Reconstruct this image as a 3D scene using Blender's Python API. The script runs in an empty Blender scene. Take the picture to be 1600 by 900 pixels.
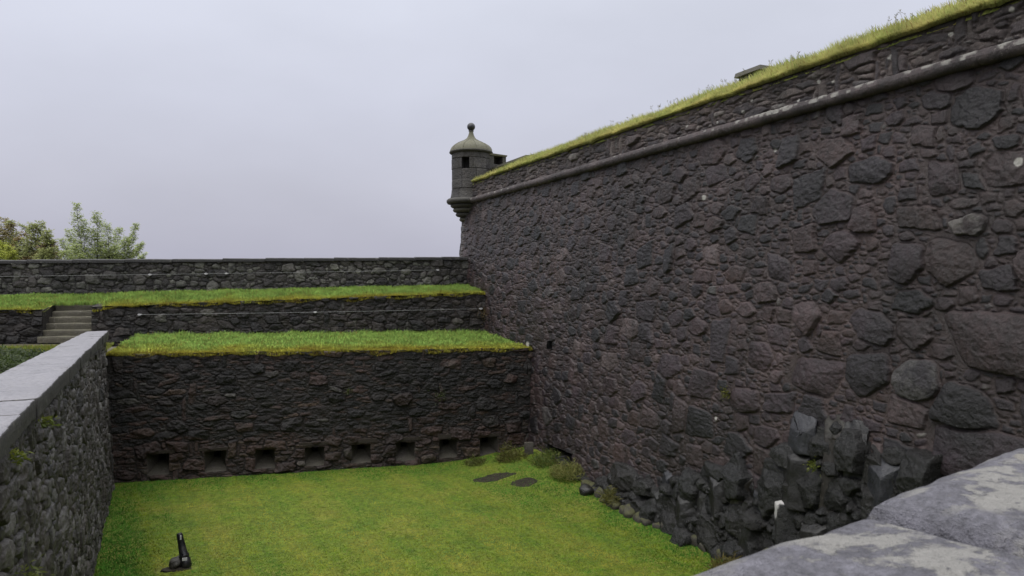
# Ditch and rampart of an old fort under a grey sky, built in metres.
# World: +Y runs along the big rampart wall, +X to the right, z = 0 is the lawn in the ditch.
import bpy, bmesh, math, random
import numpy as np
from mathutils import Vector
R = math.radians
SC = bpy.context.scene
COL = SC.collection
rnd = random.Random(7)

# ------------------------------------------------------------------ noise
_p = np.random.RandomState(3).permutation(256)
_perm = np.concatenate([_p, _p, _p]).astype(np.int32)
_g3 = np.random.RandomState(4).normal(size=(256, 3)); _g3 /= np.linalg.norm(_g3, axis=1)[:, None]; _g3 = _g3.astype(np.float32)
_gx, _gy, _gz = (np.ascontiguousarray(_g3[:, k]) for k in range(3))
def perlin(x, y, z):
    x, y, z = np.asarray(x, np.float32), np.asarray(y, np.float32), np.asarray(z, np.float32)
    xi, yi, zi = np.floor(x).astype(np.int32), np.floor(y).astype(np.int32), np.floor(z).astype(np.int32)
    xf, yf, zf = x-xi, y-yi, z-zi
    xi &= 255; yi &= 255; zi &= 255
    f = lambda t: t*t*t*(t*(t*6-15)+10)
    u, v, w = f(xf), f(yf), f(zf)
    out = 0
    for dx in (0, 1):
        for dy in (0, 1):
            for dz in (0, 1):
                g = _perm[_perm[_perm[xi+dx]+yi+dy]+zi+dz]
                d = _gx[g]*(xf-dx)+_gy[g]*(yf-dy)+_gz[g]*(zf-dz)
                out = out + d*(u if dx else 1-u)*(v if dy else 1-v)*(w if dz else 1-w)
    return out
def fbm(x, y, z, s, octs=4, gain=.5):
    a, o, t = 1., 0., 0.
    for i in range(octs):
        o = o + a*perlin(np.asarray(x)*s+i*17.3, np.asarray(y)*s+i*9.1, np.asarray(z)*s+i*5.7); t += a; a *= gain; s *= 2.03
    return o/t*1.6
def sstep(a, b, x):
    t = np.clip((x-a)/(b-a), 0, 1); return t*t*(3-2*t)

# ------------------------------------------------------------------ object helpers
def tag(o, label=None, cat=None, group=None, kind=None):
    if label: o['label'] = label
    if cat: o['category'] = cat
    if group: o['group'] = group
    if kind: o['kind'] = kind
    return o
def empty(name, loc, label, cat, group=None):
    o = bpy.data.objects.new(name, None); COL.objects.link(o); o.location = loc
    o.empty_display_size = .2
    return tag(o, label, cat, group)
def link(name, me, mat, parent=None):
    o = bpy.data.objects.new(name, me); COL.objects.link(o)
    if mat: me.materials.append(mat)
    if parent is not None:
        o.parent = parent
        # meshes are written in world coordinates: shift them so that they hang from the parent's base
        off = np.array(parent_world(parent))
        n = len(me.vertices)
        if n and np.any(off):
            co = np.empty(n*3, np.float32); me.vertices.foreach_get('co', co)
            co = co.reshape(-1, 3)-off.astype(np.float32); me.vertices.foreach_set('co', co.ravel()); me.update()
    return o
def parent_world(p):
    v = np.zeros(3)
    while p is not None:
        v += np.array(p.location); p = p.parent
    return v
def mesh_np(name, V, F, col=None, smooth=True):
    """V (n,3), F (m,3) or (m,4) int, col (n,4)"""
    me = bpy.data.meshes.new(name)
    V = np.asarray(V, np.float32); F = np.asarray(F, np.int32)
    k = F.shape[1]
    me.vertices.add(len(V)); me.vertices.foreach_set('co', V.ravel())
    me.loops.add(F.size); me.loops.foreach_set('vertex_index', F.ravel())
    me.polygons.add(len(F)); me.polygons.foreach_set('loop_start', np.arange(0, F.size, k, dtype=np.int32))
    me.polygons.foreach_set('loop_total', np.full(len(F), k, np.int32))
    me.polygons.foreach_set('use_smooth', np.full(len(F), smooth, bool))
    if col is not None:
        at = me.attributes.new('Col', 'FLOAT_COLOR', 'POINT')
        at.data.foreach_set('color', np.asarray(col, np.float32).ravel())
    me.update(calc_edges=True)
    return me
def grid_faces(nv, nu, keep=None):
    i = np.arange(nv*nu).reshape(nv, nu)
    F = np.stack([i[:-1, :-1], i[:-1, 1:], i[1:, 1:], i[1:, :-1]], -1)
    return F[keep] if keep is not None else F.reshape(-1, 4)
class MB:
    """collects simple shapes, links them as one mesh"""
    def __init__(s): s.v = []; s.f = []
    def add(s, vs, fs):
        b = len(s.v); s.v += [tuple(map(float, q)) for q in vs]; s.f += [tuple(b+i for i in f) for f in fs]
    def hexa(s, b4, t4):
        s.add(list(b4)+list(t4), [(3, 2, 1, 0), (4, 5, 6, 7), (0, 1, 5, 4), (1, 2, 6, 5), (2, 3, 7, 6), (3, 0, 4, 7)])
    def box(s, c, d, ux=(1, 0), tilt=0):
        ux = np.array(ux, float); uy = np.array([-ux[1], ux[0]])
        q = []
        for (a, b) in ((-1, -1), (1, -1), (1, 1), (-1, 1)):
            p = np.array(c[:2])+ux*a*d[0]/2+uy*b*d[1]/2; q.append(p)
        s.hexa([(p[0], p[1], c[2]-d[2]/2) for p in q], [(p[0], p[1], c[2]+d[2]/2) for p in q])
    def tube(s, pts, rad, n=8, caps=True):
        pts = [Vector(p) for p in pts]
        if not hasattr(rad, '__len__'): rad = [rad]*len(pts)
        rings = []
        for i, p in enumerate(pts):
            t = (pts[min(i+1, len(pts)-1)]-pts[max(i-1, 0)]).normalized()
            a = t.orthogonal().normalized() if i == 0 else (a-t*a.dot(t)).normalized()
            b = t.cross(a)
            rings.append([p+(a*math.cos(2*math.pi*k/n)+b*math.sin(2*math.pi*k/n))*rad[i] for k in range(n)])
        b0 = len(s.v)
        for r_ in rings: s.v += [tuple(q) for q in r_]
        for i in range(len(pts)-1):
            for k in range(n):
                k2 = (k+1) % n
                s.f.append((b0+i*n+k, b0+i*n+k2, b0+(i+1)*n+k2, b0+(i+1)*n+k))
        if caps:
            s.f.append(tuple(b0+k for k in reversed(range(n)))); s.f.append(tuple(b0+(len(pts)-1)*n+k for k in range(n)))
    def lathe(s, cx, cy, prof, n=40, a0=0, a1=2*math.pi):
        b0 = len(s.v); m = n if a1-a0 > 6.28 else n+1
        for (r_, z) in prof:
            for k in range(m):
                a = a0+(a1-a0)*k/n
                s.v.append((cx+r_*math.cos(a), cy+r_*math.sin(a), z))
        for i in range(len(prof)-1):
            for k in range(n):
                k2 = (k+1) % m
                s.f.append((b0+i*m+k, b0+i*m+k2, b0+(i+1)*m+k2, b0+(i+1)*m+k))
    def build(s, name, mat, parent=None, smooth=False, angle=None):
        me = bpy.data.meshes.new(name); me.from_pydata(s.v, [], s.f); me.update()
        bm = bmesh.new(); bm.from_mesh(me); bmesh.ops.recalc_face_normals(bm, faces=bm.faces)
        if angle:
            for e in bm.edges:
                if len(e.link_faces) == 2 and e.calc_face_angle(0) > R(angle): e.smooth = False
            smooth = True
        bm.to_mesh(me); bm.free()
        if smooth:
            for p in me.polygons: p.use_smooth = True
        return link(name, me, mat, parent)

# ------------------------------------------------------------------ materials
class NT:
    def __init__(s, name):
        s.m = bpy.data.materials.new(name); s.m.use_nodes = True; s.t = s.m.node_tree
        s.t.nodes.clear(); s.out = s.t.nodes.new('ShaderNodeOutputMaterial')
    def n(s, typ, **kw):
        nd = s.t.nodes.new('ShaderNode'+typ)
        for k, v in kw.items():
            if k.startswith('i_'):
                key = k[2:]; key = int(key) if key.isdigit() else key.replace('_', ' ')
                if hasattr(v, 'is_output'): s.t.links.new(v, nd.inputs[key])
                else: nd.inputs[key].default_value = v
            else: setattr(nd, k, v)
        return nd
    def l(s, a, b): s.t.links.new(a, b)
    def obj(s): return s.n('TexCoord').outputs['Object']
    def geo(s): return s.n('NewGeometry').outputs['Position']
    def noise(s, vec, scale, detail=4, rough=.55, stretch=None):
        if stretch:
            mp = s.n('Mapping', i_Vector=vec, i_Scale=stretch); vec = mp.outputs[0]
        return s.n('TexNoise', i_Vector=vec, i_Scale=scale, i_Detail=detail, i_Roughness=rough).outputs['Fac']
    def ramp(s, fac, stops, interp='LINEAR'):
        nd = s.n('ValToRGB', i_Fac=fac); cr = nd.color_ramp; cr.interpolation = interp
        while len(cr.elements) < len(stops): cr.elements.new(.5)
        for e, (p, c) in zip(cr.elements, stops):
            e.position = p; e.color = (*c, 1) if hasattr(c, '__len__') else (c, c, c, 1)
        return nd.outputs['Color']
    def mix(s, fac, a, b, mode='MIX'):
        nd = s.n('Mix', data_type='RGBA', blend_type=mode)
        for sock, v in ((nd.inputs['Factor'], fac), (nd.inputs['A'], a), (nd.inputs['B'], b)):
            if hasattr(v, 'is_output'): s.l(v, sock)
            elif sock.type == 'RGBA': sock.default_value = (*v[:3], 1)
            else: sock.default_value = v
        return nd.outputs['Result']
    def math(s, op, a, b=None, clamp=False):
        nd = s.n('Math', operation=op, use_clamp=clamp)
        for i, v in enumerate((a, b)):
            if v is None: continue
            if hasattr(v, 'is_output'): s.l(v, nd.inputs[i])
            else: nd.inputs[i].default_value = v
        return nd.outputs[0]
    def bump(s, h, strength, dist, normal=None):
        nd = s.n('Bump', i_Height=h, i_Strength=strength, i_Distance=dist)
        if normal is not None: s.l(normal, nd.inputs['Normal'])
        return nd.outputs[0]
    def done(s, color, rough=.7, normal=None, spec=.5):
        b = s.n('BsdfPrincipled')
        for nm, v in (('Base Color', color), ('Roughness', rough), ('Specular IOR Level', spec)):
            if hasattr(v, 'is_output'): s.l(v, b.inputs[nm])
            else: b.inputs[nm].default_value = (*v, 1) if hasattr(v, '__len__') else v
        if normal is not None: s.l(normal, b.inputs['Normal'])
        s.l(b.outputs[0], s.out.inputs['Surface'])
        return s.m

def mat_rubble(name, stops, mortar, gain=1., lichen=(.30, .29, .26), lich_amt=.3, moss_amt=.0, rough=.55, streak=0, damp=.55, spec=.5, bmp=1.):
    """per-stone colour from vertex data: R = stone tint, G = stone/mortar, B = pale lichen, A = second random"""
    t = NT(name); g = t.geo()
    at = t.n('Attribute', attribute_name='Col'); sp = t.n('SeparateColor', i_Color=at.outputs['Color'])
    base = t.ramp(sp.outputs[0], stops)
    n1 = t.noise(g, 9, 6, .65); n2 = t.noise(g, 60, 4, .6); n3 = t.noise(g, .55, 3, .5)
    base = t.mix(1, base, t.ramp(n1, [(.25, .5), (.5, 1.), (.78, 1.55)]), 'MULTIPLY')
    base = t.mix(1, base, t.ramp(n2, [(.3, .65), (.7, 1.3)]), 'MULTIPLY')
    mo = t.mix(t.noise(g, 25, 3), mortar, tuple(c*.55 for c in mortar))
    c = t.mix(sp.outputs[1], mo, base)
    # damp blotches: darker where water runs
    c = t.mix(1, c, t.ramp(n3, [(.32, damp), (.66, 1.25)]), 'MULTIPLY')
    c = t.mix(1, c, t.ramp(t.noise(g, 2.1, 6, .65, (1, 1, .55)), [(.34, damp), (.56, 1.08)]), 'MULTIPLY')
    if streak:
        st = t.noise(g, 1.6, 6, .65, (1.5, 1.9, .14))
        c = t.mix(t.math('MULTIPLY', t.ramp(st, [(.5, 0), (.66, 1)]), streak), c, t.mix(t.noise(g, 1.9, 3), (.10, .09, .08), (.050, .034, .022)))
    ln = t.noise(g, 14, 5, .7)
    lf = t.math('MULTIPLY', t.ramp(ln, [(.58, 0), (.68, 1)]), t.ramp(t.noise(g, 1.1, 2), [(.42, 0), (.62, 1)]))
    c = t.mix(t.math('MULTIPLY', lf, lich_amt), c, lichen)
    if moss_amt:
        mf = t.math('MULTIPLY', t.ramp(t.noise(g, 2.3, 6, .65), [(.52, 0), (.66, 1)]), moss_amt)
        c = t.mix(mf, c, t.mix(n2, (.035, .04, .012), (.06, .06, .02)))
    c = t.mix(1, c, gain if hasattr(gain, '__len__') else (gain, gain, gain), 'MULTIPLY')
    c = t.mix(sp.outputs[2], c, t.mix(n2, tuple(q*.95 for q in lichen), tuple(q*1.35 for q in lichen)))
    h = t.math('ADD', t.noise(g, 38, 6, .7), t.math('MULTIPLY', t.noise(g, 140, 3), .35))
    nb = t.bump(h, .95, .016*bmp, t.bump(t.noise(g, 12, 8, .7), .85, .06*bmp))
    rr = t.ramp(n1, [(.3, rough-.14), (.7, rough+.2)])
    return t.done(c, rr, nb, spec)

def mat_rock(name, c0, c1, lichen_amt=.0, moss=0., rough=.45, white=None, bump=.8, scale=1., gain=.6):
    t = NT(name); g = t.geo()
    n1 = t.noise(g, 3.5*scale, 6, .6); n2 = t.noise(g, 30*scale, 5, .65)
    c = t.mix(n1, c0, c1)
    c = t.mix(1, c, t.ramp(n2, [(.3, .6), (.7, 1.35)]), 'MULTIPLY')
    if lichen_amt:
        lf = t.math('MULTIPLY', t.ramp(t.noise(g, 11*scale, 5, .7), [(.57, 0), (.66, 1)]), t.ramp(t.noise(g, 1.7*scale, 2), [(.45, 0), (.6, lichen_amt)]))
        c = t.mix(lf, c, (.36, .34, .30))
    if moss:
        nz = t.n('SeparateXYZ', i_Vector=t.n('NewGeometry').outputs['Normal']).outputs[2]
        mf = t.math('MULTIPLY', t.ramp(t.math('ADD', t.noise(g, 4, 5, .6), t.math('MULTIPLY', nz, .25)), [(.58, 0), (.72, 1)]), moss)
        c = t.mix(mf, c, t.mix(n2, (.045, .05, .008), (.10, .10, .02)))
    c = t.mix(1, c, (gain, gain, gain), 'MULTIPLY')
    nb = t.bump(t.math('ADD', n2, t.math('MULTIPLY', t.noise(g, 120*scale, 3), .3)), bump, .014/scale)
    return t.done(c, t.ramp(n1, [(.3, rough-.1), (.7, rough+.2)]), nb)

def mat_attr_leaf(name, trans=.3, rough=.6, jitter=True, up=0.):
    t = NT(name); at = t.n('Attribute', attribute_name='Col').outputs['Color']
    if jitter:
        at = t.mix(1, at, t.ramp(t.noise(t.geo(), 2.2, 4), [(.3, .7), (.7, 1.3)]), 'MULTIPLY')
    b = t.n('BsdfPrincipled', i_Base_Color=at, i_Roughness=rough); b.inputs['Specular IOR Level'].default_value = .08 if up else .3
    tr = t.n('BsdfTranslucent', i_Color=at)
    if up:                                           # blades stand so close that the sward is lit as one soft surface
        ad = t.n('VectorMath', operation='ADD', i_0=t.n('NewGeometry').outputs['Normal']); ad.inputs[1].default_value = (0, 0, up)
        nn = t.n('VectorMath', operation='NORMALIZE', i_0=ad.outputs[0]).outputs[0]
        t.l(nn, b.inputs['Normal']); t.l(nn, tr.inputs['Normal'])
    mx = t.n('MixShader', i_0=trans, i_1=b.outputs[0], i_2=tr.outputs[0])
    t.l(mx.outputs[0], t.out.inputs['Surface']); return t.m

M = {}
M['rampart'] = mat_rubble('rampart_stone', [(0, (.018, .016, .022)), (.18, (.046, .038, .050)), (.40, (.092, .063, .077)), (.6, (.116, .076, .084)), (.8, (.120, .076, .064)), (.93, (.165, .118, .118)), (1, (.25, .205, .19))],
                          (.235, .176, .158), (.272, .240, .246), lich_amt=.25, rough=.42, damp=.48, bmp=.72)
M['crag'] = mat_rubble('jointed_black_bedrock', [(0, (.010, .010, .011)), (.4, (.016, .015, .015)), (.65, (.022, .018, .016)), (.86, (.020, .019, .019)), (.95, (.044, .047, .060)), (1, (.055, .058, .072))], (.012, .010, .008), .36, (.15, .145, .13), .12, .12, rough=.30)
M['limed'] = mat_rubble('bird_limed_basalt', [(0, (.010, .010, .011)), (1, (.03, .028, .028))], (.012, .010, .008), .5, (.42, .41, .39), .12, .1, rough=.34)
M['parapet'] = mat_rubble('upper_stone', [(0, (.05, .046, .05)), (.4, (.09, .076, .077)), (.75, (.108, .088, .076)), (1, (.17, .155, .14))], (.12, .098, .086), (.80, .72, .73), lich_amt=.65, rough=.6)
M['ditch'] = mat_rubble('damp_dark_stone', [(0, (.016, .015, .018)), (.4, (.030, .025, .026)), (.68, (.044, .031, .027)), (.74, (.12, .062, .050)), (.92, (.19, .105, .08)), (1, (.26, .19, .13))], (.066, .044, .034), (.225, .205, .20), (.16, .15, .13), .25, .35, rough=.5)
M['terrace'] = mat_rubble('damp_terrace_stone', [(0, (.022, .021, .024)), (.4, (.038, .033, .033)), (.75, (.050, .040, .036)), (1, (.09, .08, .07))], (.055, .040, .033), (.42, .385, .38), (.26, .25, .22), .4, .25, rough=.55)
M['far'] = mat_rubble('grey_lichen_stone', [(0, (.03, .028, .03)), (.35, (.058, .051, .05)), (.7, (.085, .075, .07)), (1, (.21, .205, .18))], (.05, .041, .036), .62, (.24, .24, .2), .6, .15, rough=.65)
M['side'] = mat_rubble('streaked_side_stone', [(0, (.022, .019, .019)), (.4, (.052, .042, .038)), (.75, (.085, .070, .062)), (.9, (.13, .12, .115)), (1, (.24, .225, .215))], (.058, .044, .037), .56, (.27, .26, .25), .6, .2, rough=.5, streak=.95)
M['cordon'] = mat_rock('weathered_moulding', (.05, .045, .045), (.10, .09, .088), .9, 0, .5, scale=1.2)
M['ashlar'] = mat_rubble('turret_ashlar', [(0, (.055, .05, .052)), (.5, (.085, .077, .074)), (1, (.13, .12, .11))], (.05, .043, .036), .6, (.24, .22, .18), .5, .15, rough=.6, streak=.4)
M['dome'] = mat_rock('dome_stone', (.12, .115, .075), (.235, .222, .15), .5, .2, .65, scale=1.5)
M['turret_trim'] = mat_rock('turret_trim', (.045, .042, .042), (.10, .092, .078), .5, .1, .6)
M['corbel'] = mat_rock('corbel_stone', (.08, .075, .055), (.17, .16, .12), .5, .15, .6)
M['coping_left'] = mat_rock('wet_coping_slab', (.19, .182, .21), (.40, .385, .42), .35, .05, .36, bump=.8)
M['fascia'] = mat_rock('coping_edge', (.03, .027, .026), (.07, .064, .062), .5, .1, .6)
M['coping_far'] = mat_rock('far_coping', (.025, .024, .026), (.05, .046, .046), .5, 0, .5)
M['step'] = mat_rock('mossy_step', (.07, .06, .04), (.18, .16, .115), .8, .35, .6, gain=.62)
M['basalt'] = mat_rock('black_basalt', (.012, .0115, .013), (.034, .030, .030), .15, .08, .30, gain=.36)
M['basalt_blue'] = mat_rock('wet_sky_blue_basalt', (.026, .027, .035), (.060, .061, .073), .05, 0, .32, gain=.42)  # blue-grey of wet facets catching the sky, put into the stone colour
M['basalt_brown'] = mat_rock('brown_basalt', (.020, .016, .013), (.052, .042, .035), .6, .15, .42, gain=.5)
M['basalt_moss'] = mat_rock('mossy_basalt', (.03, .026, .02), (.07, .058, .042), .3, .8, .7)
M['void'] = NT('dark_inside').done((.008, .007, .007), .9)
M['recess'] = mat_rock('recess_stone', (.05, .042, .036), (.15, .13, .11), .3, .2, .6, gain=.6)
M['lintel'] = mat_rock('lintel_stone', (.04, .030, .027), (.085, .062, .055), .3, .1, .55)

def mat_ground(name, stops, scale=3., bump=.5):
    t = NT(name); g = t.geo()
    c = t.ramp(t.noise(g, scale, 6, .65), stops)
    c = t.mix(1, c, t.ramp(t.noise(g, scale*14, 4), [(.3, .6), (.7, 1.4)]), 'MULTIPLY')
    return t.done(c, .85, t.bump(t.noise(g, 45, 4), bump, .03), .25)
M['lawn'] = mat_ground('mown_turf', [(.3, (.055, .095, .010)), (.5, (.088, .120, .012)), (.7, (.122, .126, .019))], .9, .3)
M['turf'] = mat_ground('rough_turf', [(.3, (.12, .16, .03)), (.5, (.18, .20, .045)), (.7, (.22, .19, .05))], 2.5)
M['soil'] = mat_ground('bare_earth', [(.3, (.012, .010, .007)), (.7, (.036, .030, .018))], 8, 1.)
M['path'] = mat_ground('upper_ground', [(.3, (.05, .045, .03)), (.7, (.09, .08, .05))], 2)
M['grass'] = mat_attr_leaf('grass_blades', .15, .8, True, 2.6)
M['bank_grass'] = mat_attr_leaf('bank_grass_blades', .5, .8, True)
M['leaf'] = mat_attr_leaf('tree_leaves', .5, .5, False)
M['bark'] = mat_rock('bark', (.05, .042, .035), (.10, .085, .07), 0, .1, .8)
def mat_iron():
    t = NT('black_painted_iron'); g = t.geo(); n = t.noise(g, 18, 4)
    c = t.mix(t.ramp(n, [(.55, 0), (.7, 1)]), (.008, .008, .010), (.022, .018, .017))
    return t.done(c, t.ramp(n, [(.3, .22), (.7, .5)]), t.bump(n, .3, .01))
M['iron'] = mat_iron()
M['metal_wire'] = NT('galvanised_wire').done((.20, .20, .205), .45)
M['plate'] = NT('pale_plate').done((.45, .44, .45), .45)

# foreground coping: large pale lichen crusts on purple-grey stone
def mat_fore():
    t = NT('lichen_crusted_coping'); g = t.geo()
    n1 = t.noise(g, 5, 5, .6); n2 = t.noise(g, 70, 5, .65); n3 = t.noise(g, 260, 3)
    c = t.mix(n1, (.088, .085, .100), (.135, .131, .152))
    c = t.mix(1, c, t.ramp(n2, [(.3, .55), (.7, 1.4)]), 'MULTIPLY')
    c = t.mix(1, c, t.ramp(t.noise(g, 14, 6, .7), [(.35, .72), (.65, 1.2)]), 'MULTIPLY')
    wv = t.n('Mapping', i_Vector=g, i_Scale=(1, 1.3, 1)).outputs[0]
    ln = t.noise(wv, 9, 7, .66)
    lf = t.math('MULTIPLY', t.ramp(ln, [(.485, 0), (.535, 1)]), t.ramp(t.noise(t.n('Mapping', i_Vector=g, i_Location=(3.1, 1.7, .4)).outputs[0], 4.2, 3), [(.40, .0), (.52, 1)]))
    vo = t.n('TexVoronoi', i_Vector=t.mix(.04, g, t.n('TexNoise', i_Vector=g, i_Scale=12.).outputs['Color']), i_Scale=9.)
    spots = t.math('MULTIPLY', t.ramp(vo.outputs['Distance'], [(.26, 1), (.34, 0)]), t.ramp(t.n('SeparateColor', i_Color=vo.outputs['Color']).outputs[0], [(.55, 0), (.57, 1)]))
    c = t.mix(t.math('MULTIPLY', lf, .85), c, t.mix(n2, (.20, .193, .18), (.29, .28, .255)))
    c = t.mix(t.math('MULTIPLY', spots, .85), c, t.mix(n1, (.20, .18, .14), (.26, .25, .22)))
    dk = t.ramp(t.noise(g, 16, 5, .7), [(.62, 0), (.72, .5)])
    c = t.mix(dk, c, (.05, .05, .056))
    h = t.math('ADD', t.math('ADD', n2, t.math('MULTIPLY', n3, .6)), t.math('MULTIPLY', lf, .35))
    return t.done(c, .62, t.bump(h, 1., .010, t.bump(t.noise(g, 22, 6, .7), .7, .02)), .4)
M['fore'] = mat_fore()

# ------------------------------------------------------------------ rubble masonry generator
class Stones: pass
def layout(u0, u1, v0, v1, classes, seed, res=.02, forced=()):
    """pack random rounded polygons, large to small.  classes: (amin, amax, ratio_min, ratio_max, cover target, where(u,v)->prob)"""
    rg = np.random.RandomState(seed)
    nu, nv = int((u1-u0)/res)+1, int((v1-v0)/res)+1
    cov = np.zeros((nv, nu), bool)
    L = dict(cx=[], cy=[], a=[], b=[], n=[], r=[])
    K = 7
    pool = []
    def mk(a, b):
        if len(pool) >= 500: return pool[int(rg.rand()*500)]
        k = rg.choice((4, 4, 4, 5, 5, 6))
        an = np.sort((np.arange(k)+rg.uniform(-.2, .2, k))*2*np.pi/k+(rg.uniform(0, 6.28) if k > 4 and rg.rand() < .6 else (np.pi/2 if k != 4 else 0)))
        rr = rg.uniform(.82, 1.12, k)
        if k < K: an = np.concatenate([an, np.repeat(an[:1], K-k)]); rr = np.concatenate([rr, np.repeat(rr[:1], K-k)])
        N = np.stack([np.cos(an), np.sin(an)], 1)/rr[:, None]
        pool.append(N); return N
    def put(cx, cy, a, b, N, th, force=False):
        ex = max(a, b)*1.25
        i0, i1 = max(0, int((cx-ex-u0)/res)), min(nu, int((cx+ex-u0)/res)+2)
        j0, j1 = max(0, int((cy-ex-v0)/res)), min(nv, int((cy+ex-v0)/res)+2)
        if i1 <= i0 or j1 <= j0: return False
        if not force and cov[min(nv-1, max(0, int((cy-b*.5-v0)/res))), ic := min(nu-1, max(0, int((cx-u0)/res)))] | cov[min(nv-1, max(0, int((cy+b*.5-v0)/res))), ic]: return False
        jc = min(nv-1, max(0, int((cy-v0)/res)))
        if not force and cov[jc, min(nu-1, max(0, int((cx-a*.55-u0)/res)))] | cov[jc, min(nu-1, int(max(0, (cx+a*.55-u0)/res)))]: return False
        x = (u0+np.arange(i0, i1)*res-cx)[None, :]; y = (v0+np.arange(j0, j1)*res-cy)[:, None]
        c, s = math.cos(th), math.sin(th)
        X = (x*c+y*s)/a; Y = (-x*s+y*c)/b
        ins = (X[..., None]*N[:, 0]+Y[..., None]*N[:, 1] < 1).all(-1)
        w = cov[j0:j1, i0:i1]; A = ins.sum()
        if not force and (w & ins).sum() > .05*A+.5: return False
        w |= ins
        L['cx'].append(cx); L['cy'].append(cy); L['a'].append(a); L['b'].append(b); L['n'].append(N); L['r'].append(th)
        return True
    for (cx, cy, a, b) in forced: put(cx, cy, a, b, mk(a, b), rg.uniform(-.1, .1), True)
    for (amin, amax, r0, r1, target, where) in classes:
        fails = 0
        for batch in range(60):
            free = np.flatnonzero(~cov)
            if len(free) == 0 or 1-len(free)/cov.size > target: break
            pick = free[rg.randint(0, len(free), 700)]; ok = 0
            for q in pick:
                cx = u0+(q % nu)*res+rg.uniform(-.5, .5)*res; cy = v0+(q//nu)*res+rg.uniform(-.5, .5)*res
                if where is not None and rg.rand() > where(cx, cy): continue
                a = rg.uniform(amin, amax); b = a*rg.uniform(r0, r1); th = rg.normal(0, .10)
                if rg.rand() < .12: a, b = b, a
                if put(cx, cy, a, b, mk(a, b), th): ok += 1
            if ok < 12: break
    S = Stones()
    for k in L: setattr(S, k, np.array(L[k]))
    S.rg = rg
    return S
def rubble(U, V, S, grow=.015, gap=.004, rim=.012, fine=.008, pale=.03, prot=.13, slope=.17, dome=.05, crag=.12, power=14, keepid=False, chamfer=0., joint=.018, nforce=0):
    """height field and vertex data on the grid V x U"""
    nv, nu = len(V), len(U)
    F1 = np.full((nv, nu), 9., np.float32); F2 = F1.copy(); ID = np.zeros((nv, nu), np.int32)
    wu = fbm(U[None, :], V[:, None], 1.3, 5, 3)*.02; wv = fbm(U[None, :], V[:, None], 7.7, 5, 3)*.02
    for i in range(len(S.cx)):
        a, b, cx, cy, th, N = S.a[i], S.b[i], S.cx[i], S.cy[i], S.r[i], S.n[i]
        ex = max(a, b)*1.25+grow+.05
        i0, i1 = np.searchsorted(U, (cx-ex, cx+ex)); j0, j1 = np.searchsorted(V, (cy-ex, cy+ex))
        if i1 <= i0 or j1 <= j0: continue
        x = U[None, i0:i1]-cx+wu[j0:j1, i0:i1]; y = V[j0:j1, None]-cy+wv[j0:j1, i0:i1]
        c, s = math.cos(th), math.sin(th)
        X = (x*c+y*s)/a; Y = (-x*s+y*c)/b
        d = np.maximum(X[..., None]*N[:, 0]+Y[..., None]*N[:, 1], 0)
        pw = 7 if i < nforce else power; g = (d**pw).sum(-1)**(1./pw)
        f = ((g-1)*min(a, b)).astype(np.float32)
        w1, w2 = F1[j0:j1, i0:i1], F2[j0:j1, i0:i1]
        m = f < w1
        w2[...] = np.where(m, w1, np.minimum(w2, f)); ID[j0:j1, i0:i1][m] = i; w1[m] = f[m]
    e = np.minimum((F2-F1)*.5, grow-F1)-gap
    n = len(S.cx); rg = S.rg
    size = np.minimum(S.a, S.b)
    prof = sstep(0, 1, np.clip(e/(rim*np.clip(size[ID]/.12, .5, 1.6)), 0, 1))
    prot = rg.uniform(.1, 1, n)**1.5*prot*size+.003+.006*np.clip(size/.1, 0, 1)
    bold = rg.rand(n) < .2; prot[bold] *= 1.8
    domev = np.full(n, dome); domev[:nforce] = .14; prot[:nforce] = size[:nforce]*rg.uniform(.10, .26, nforce)
    lx = U[None, :]-S.cx[ID]; ly = V[:, None]-S.cy[ID]
    fac = None
    for k in range(4):
        an = rg.uniform(0, 6.28, n); sl = rg.uniform(.0, slope, n); o = rg.uniform(.0, .16, n)*size
        p = o[ID]+sl[ID]*(lx*np.cos(an)[ID]+ly*np.sin(an)[ID])
        fac = p if fac is None else np.minimum(fac, p)
    if chamfer:                                      # a sloping broken top on each block
        k0 = rg.uniform(-.1, .6, n)*S.b
        fac = np.minimum(fac, chamfer*(k0[ID]-ly)*rg.uniform(.5, 1.3, n)[ID])
    dome = -(np.clip(F1/size[ID]+1, 0, 1)**2)*domev[ID]*size[ID]
    nz = fbm(U[None, :], V[:, None], 3.3, 3.5, 6, .62)
    cr = 1-np.abs(fbm(U[None, :]+ID*3.7, V[:, None]*1.4, 8.8, 4.2, 4, .6))*2
    h = prof*(prot[ID]+np.maximum(fac, -.5*prot[ID]-.22*size[ID])+dome+cr*crag*np.minimum(size[ID], .2))+nz*fine*(.35+.65*prof)-joint*np.clip(size[ID]/.13, .2, 1.1)*np.exp(-((e-.001)/.010)**2)-.35*joint*(e < 0)
    tint = rg.rand(n); second = rg.rand(n)
    pl = (rg.rand(n) < pale)*rg.uniform(.06, .34, n)
    col = np.stack([tint[ID], prof, pl[ID]*sstep(.35, .6, nz*.5+.5)*prof, second[ID]], -1)
    return (h, col, e, ID, F1) if keepid else (h, col, e)
def stone_sheet(name, U, V, h, col, mapf, mat, parent, holes=()):
    """mapf(U grid, V grid, h) -> (nv,nu,3); holes = (u0,u1,v0,v1) left open"""
    nv, nu = len(V), len(U)
    P = mapf(U[None, :]+0*V[:, None], V[:, None]+0*U[None, :], h)
    uc = (U[:-1]+U[1:])/2; vc = (V[:-1]+V[1:])/2
    keep = np.ones((nv-1, nu-1), bool)
    for (a, b, c, d) in holes:
        keep &= ~(((uc > a) & (uc < b))[None, :] & ((vc > c) & (vc < d))[:, None])
    me = mesh_np(name, P.reshape(-1, 3), grid_faces(nv, nu, keep), col.reshape(-1, 4))
    return link(name, me, mat, parent)
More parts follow.
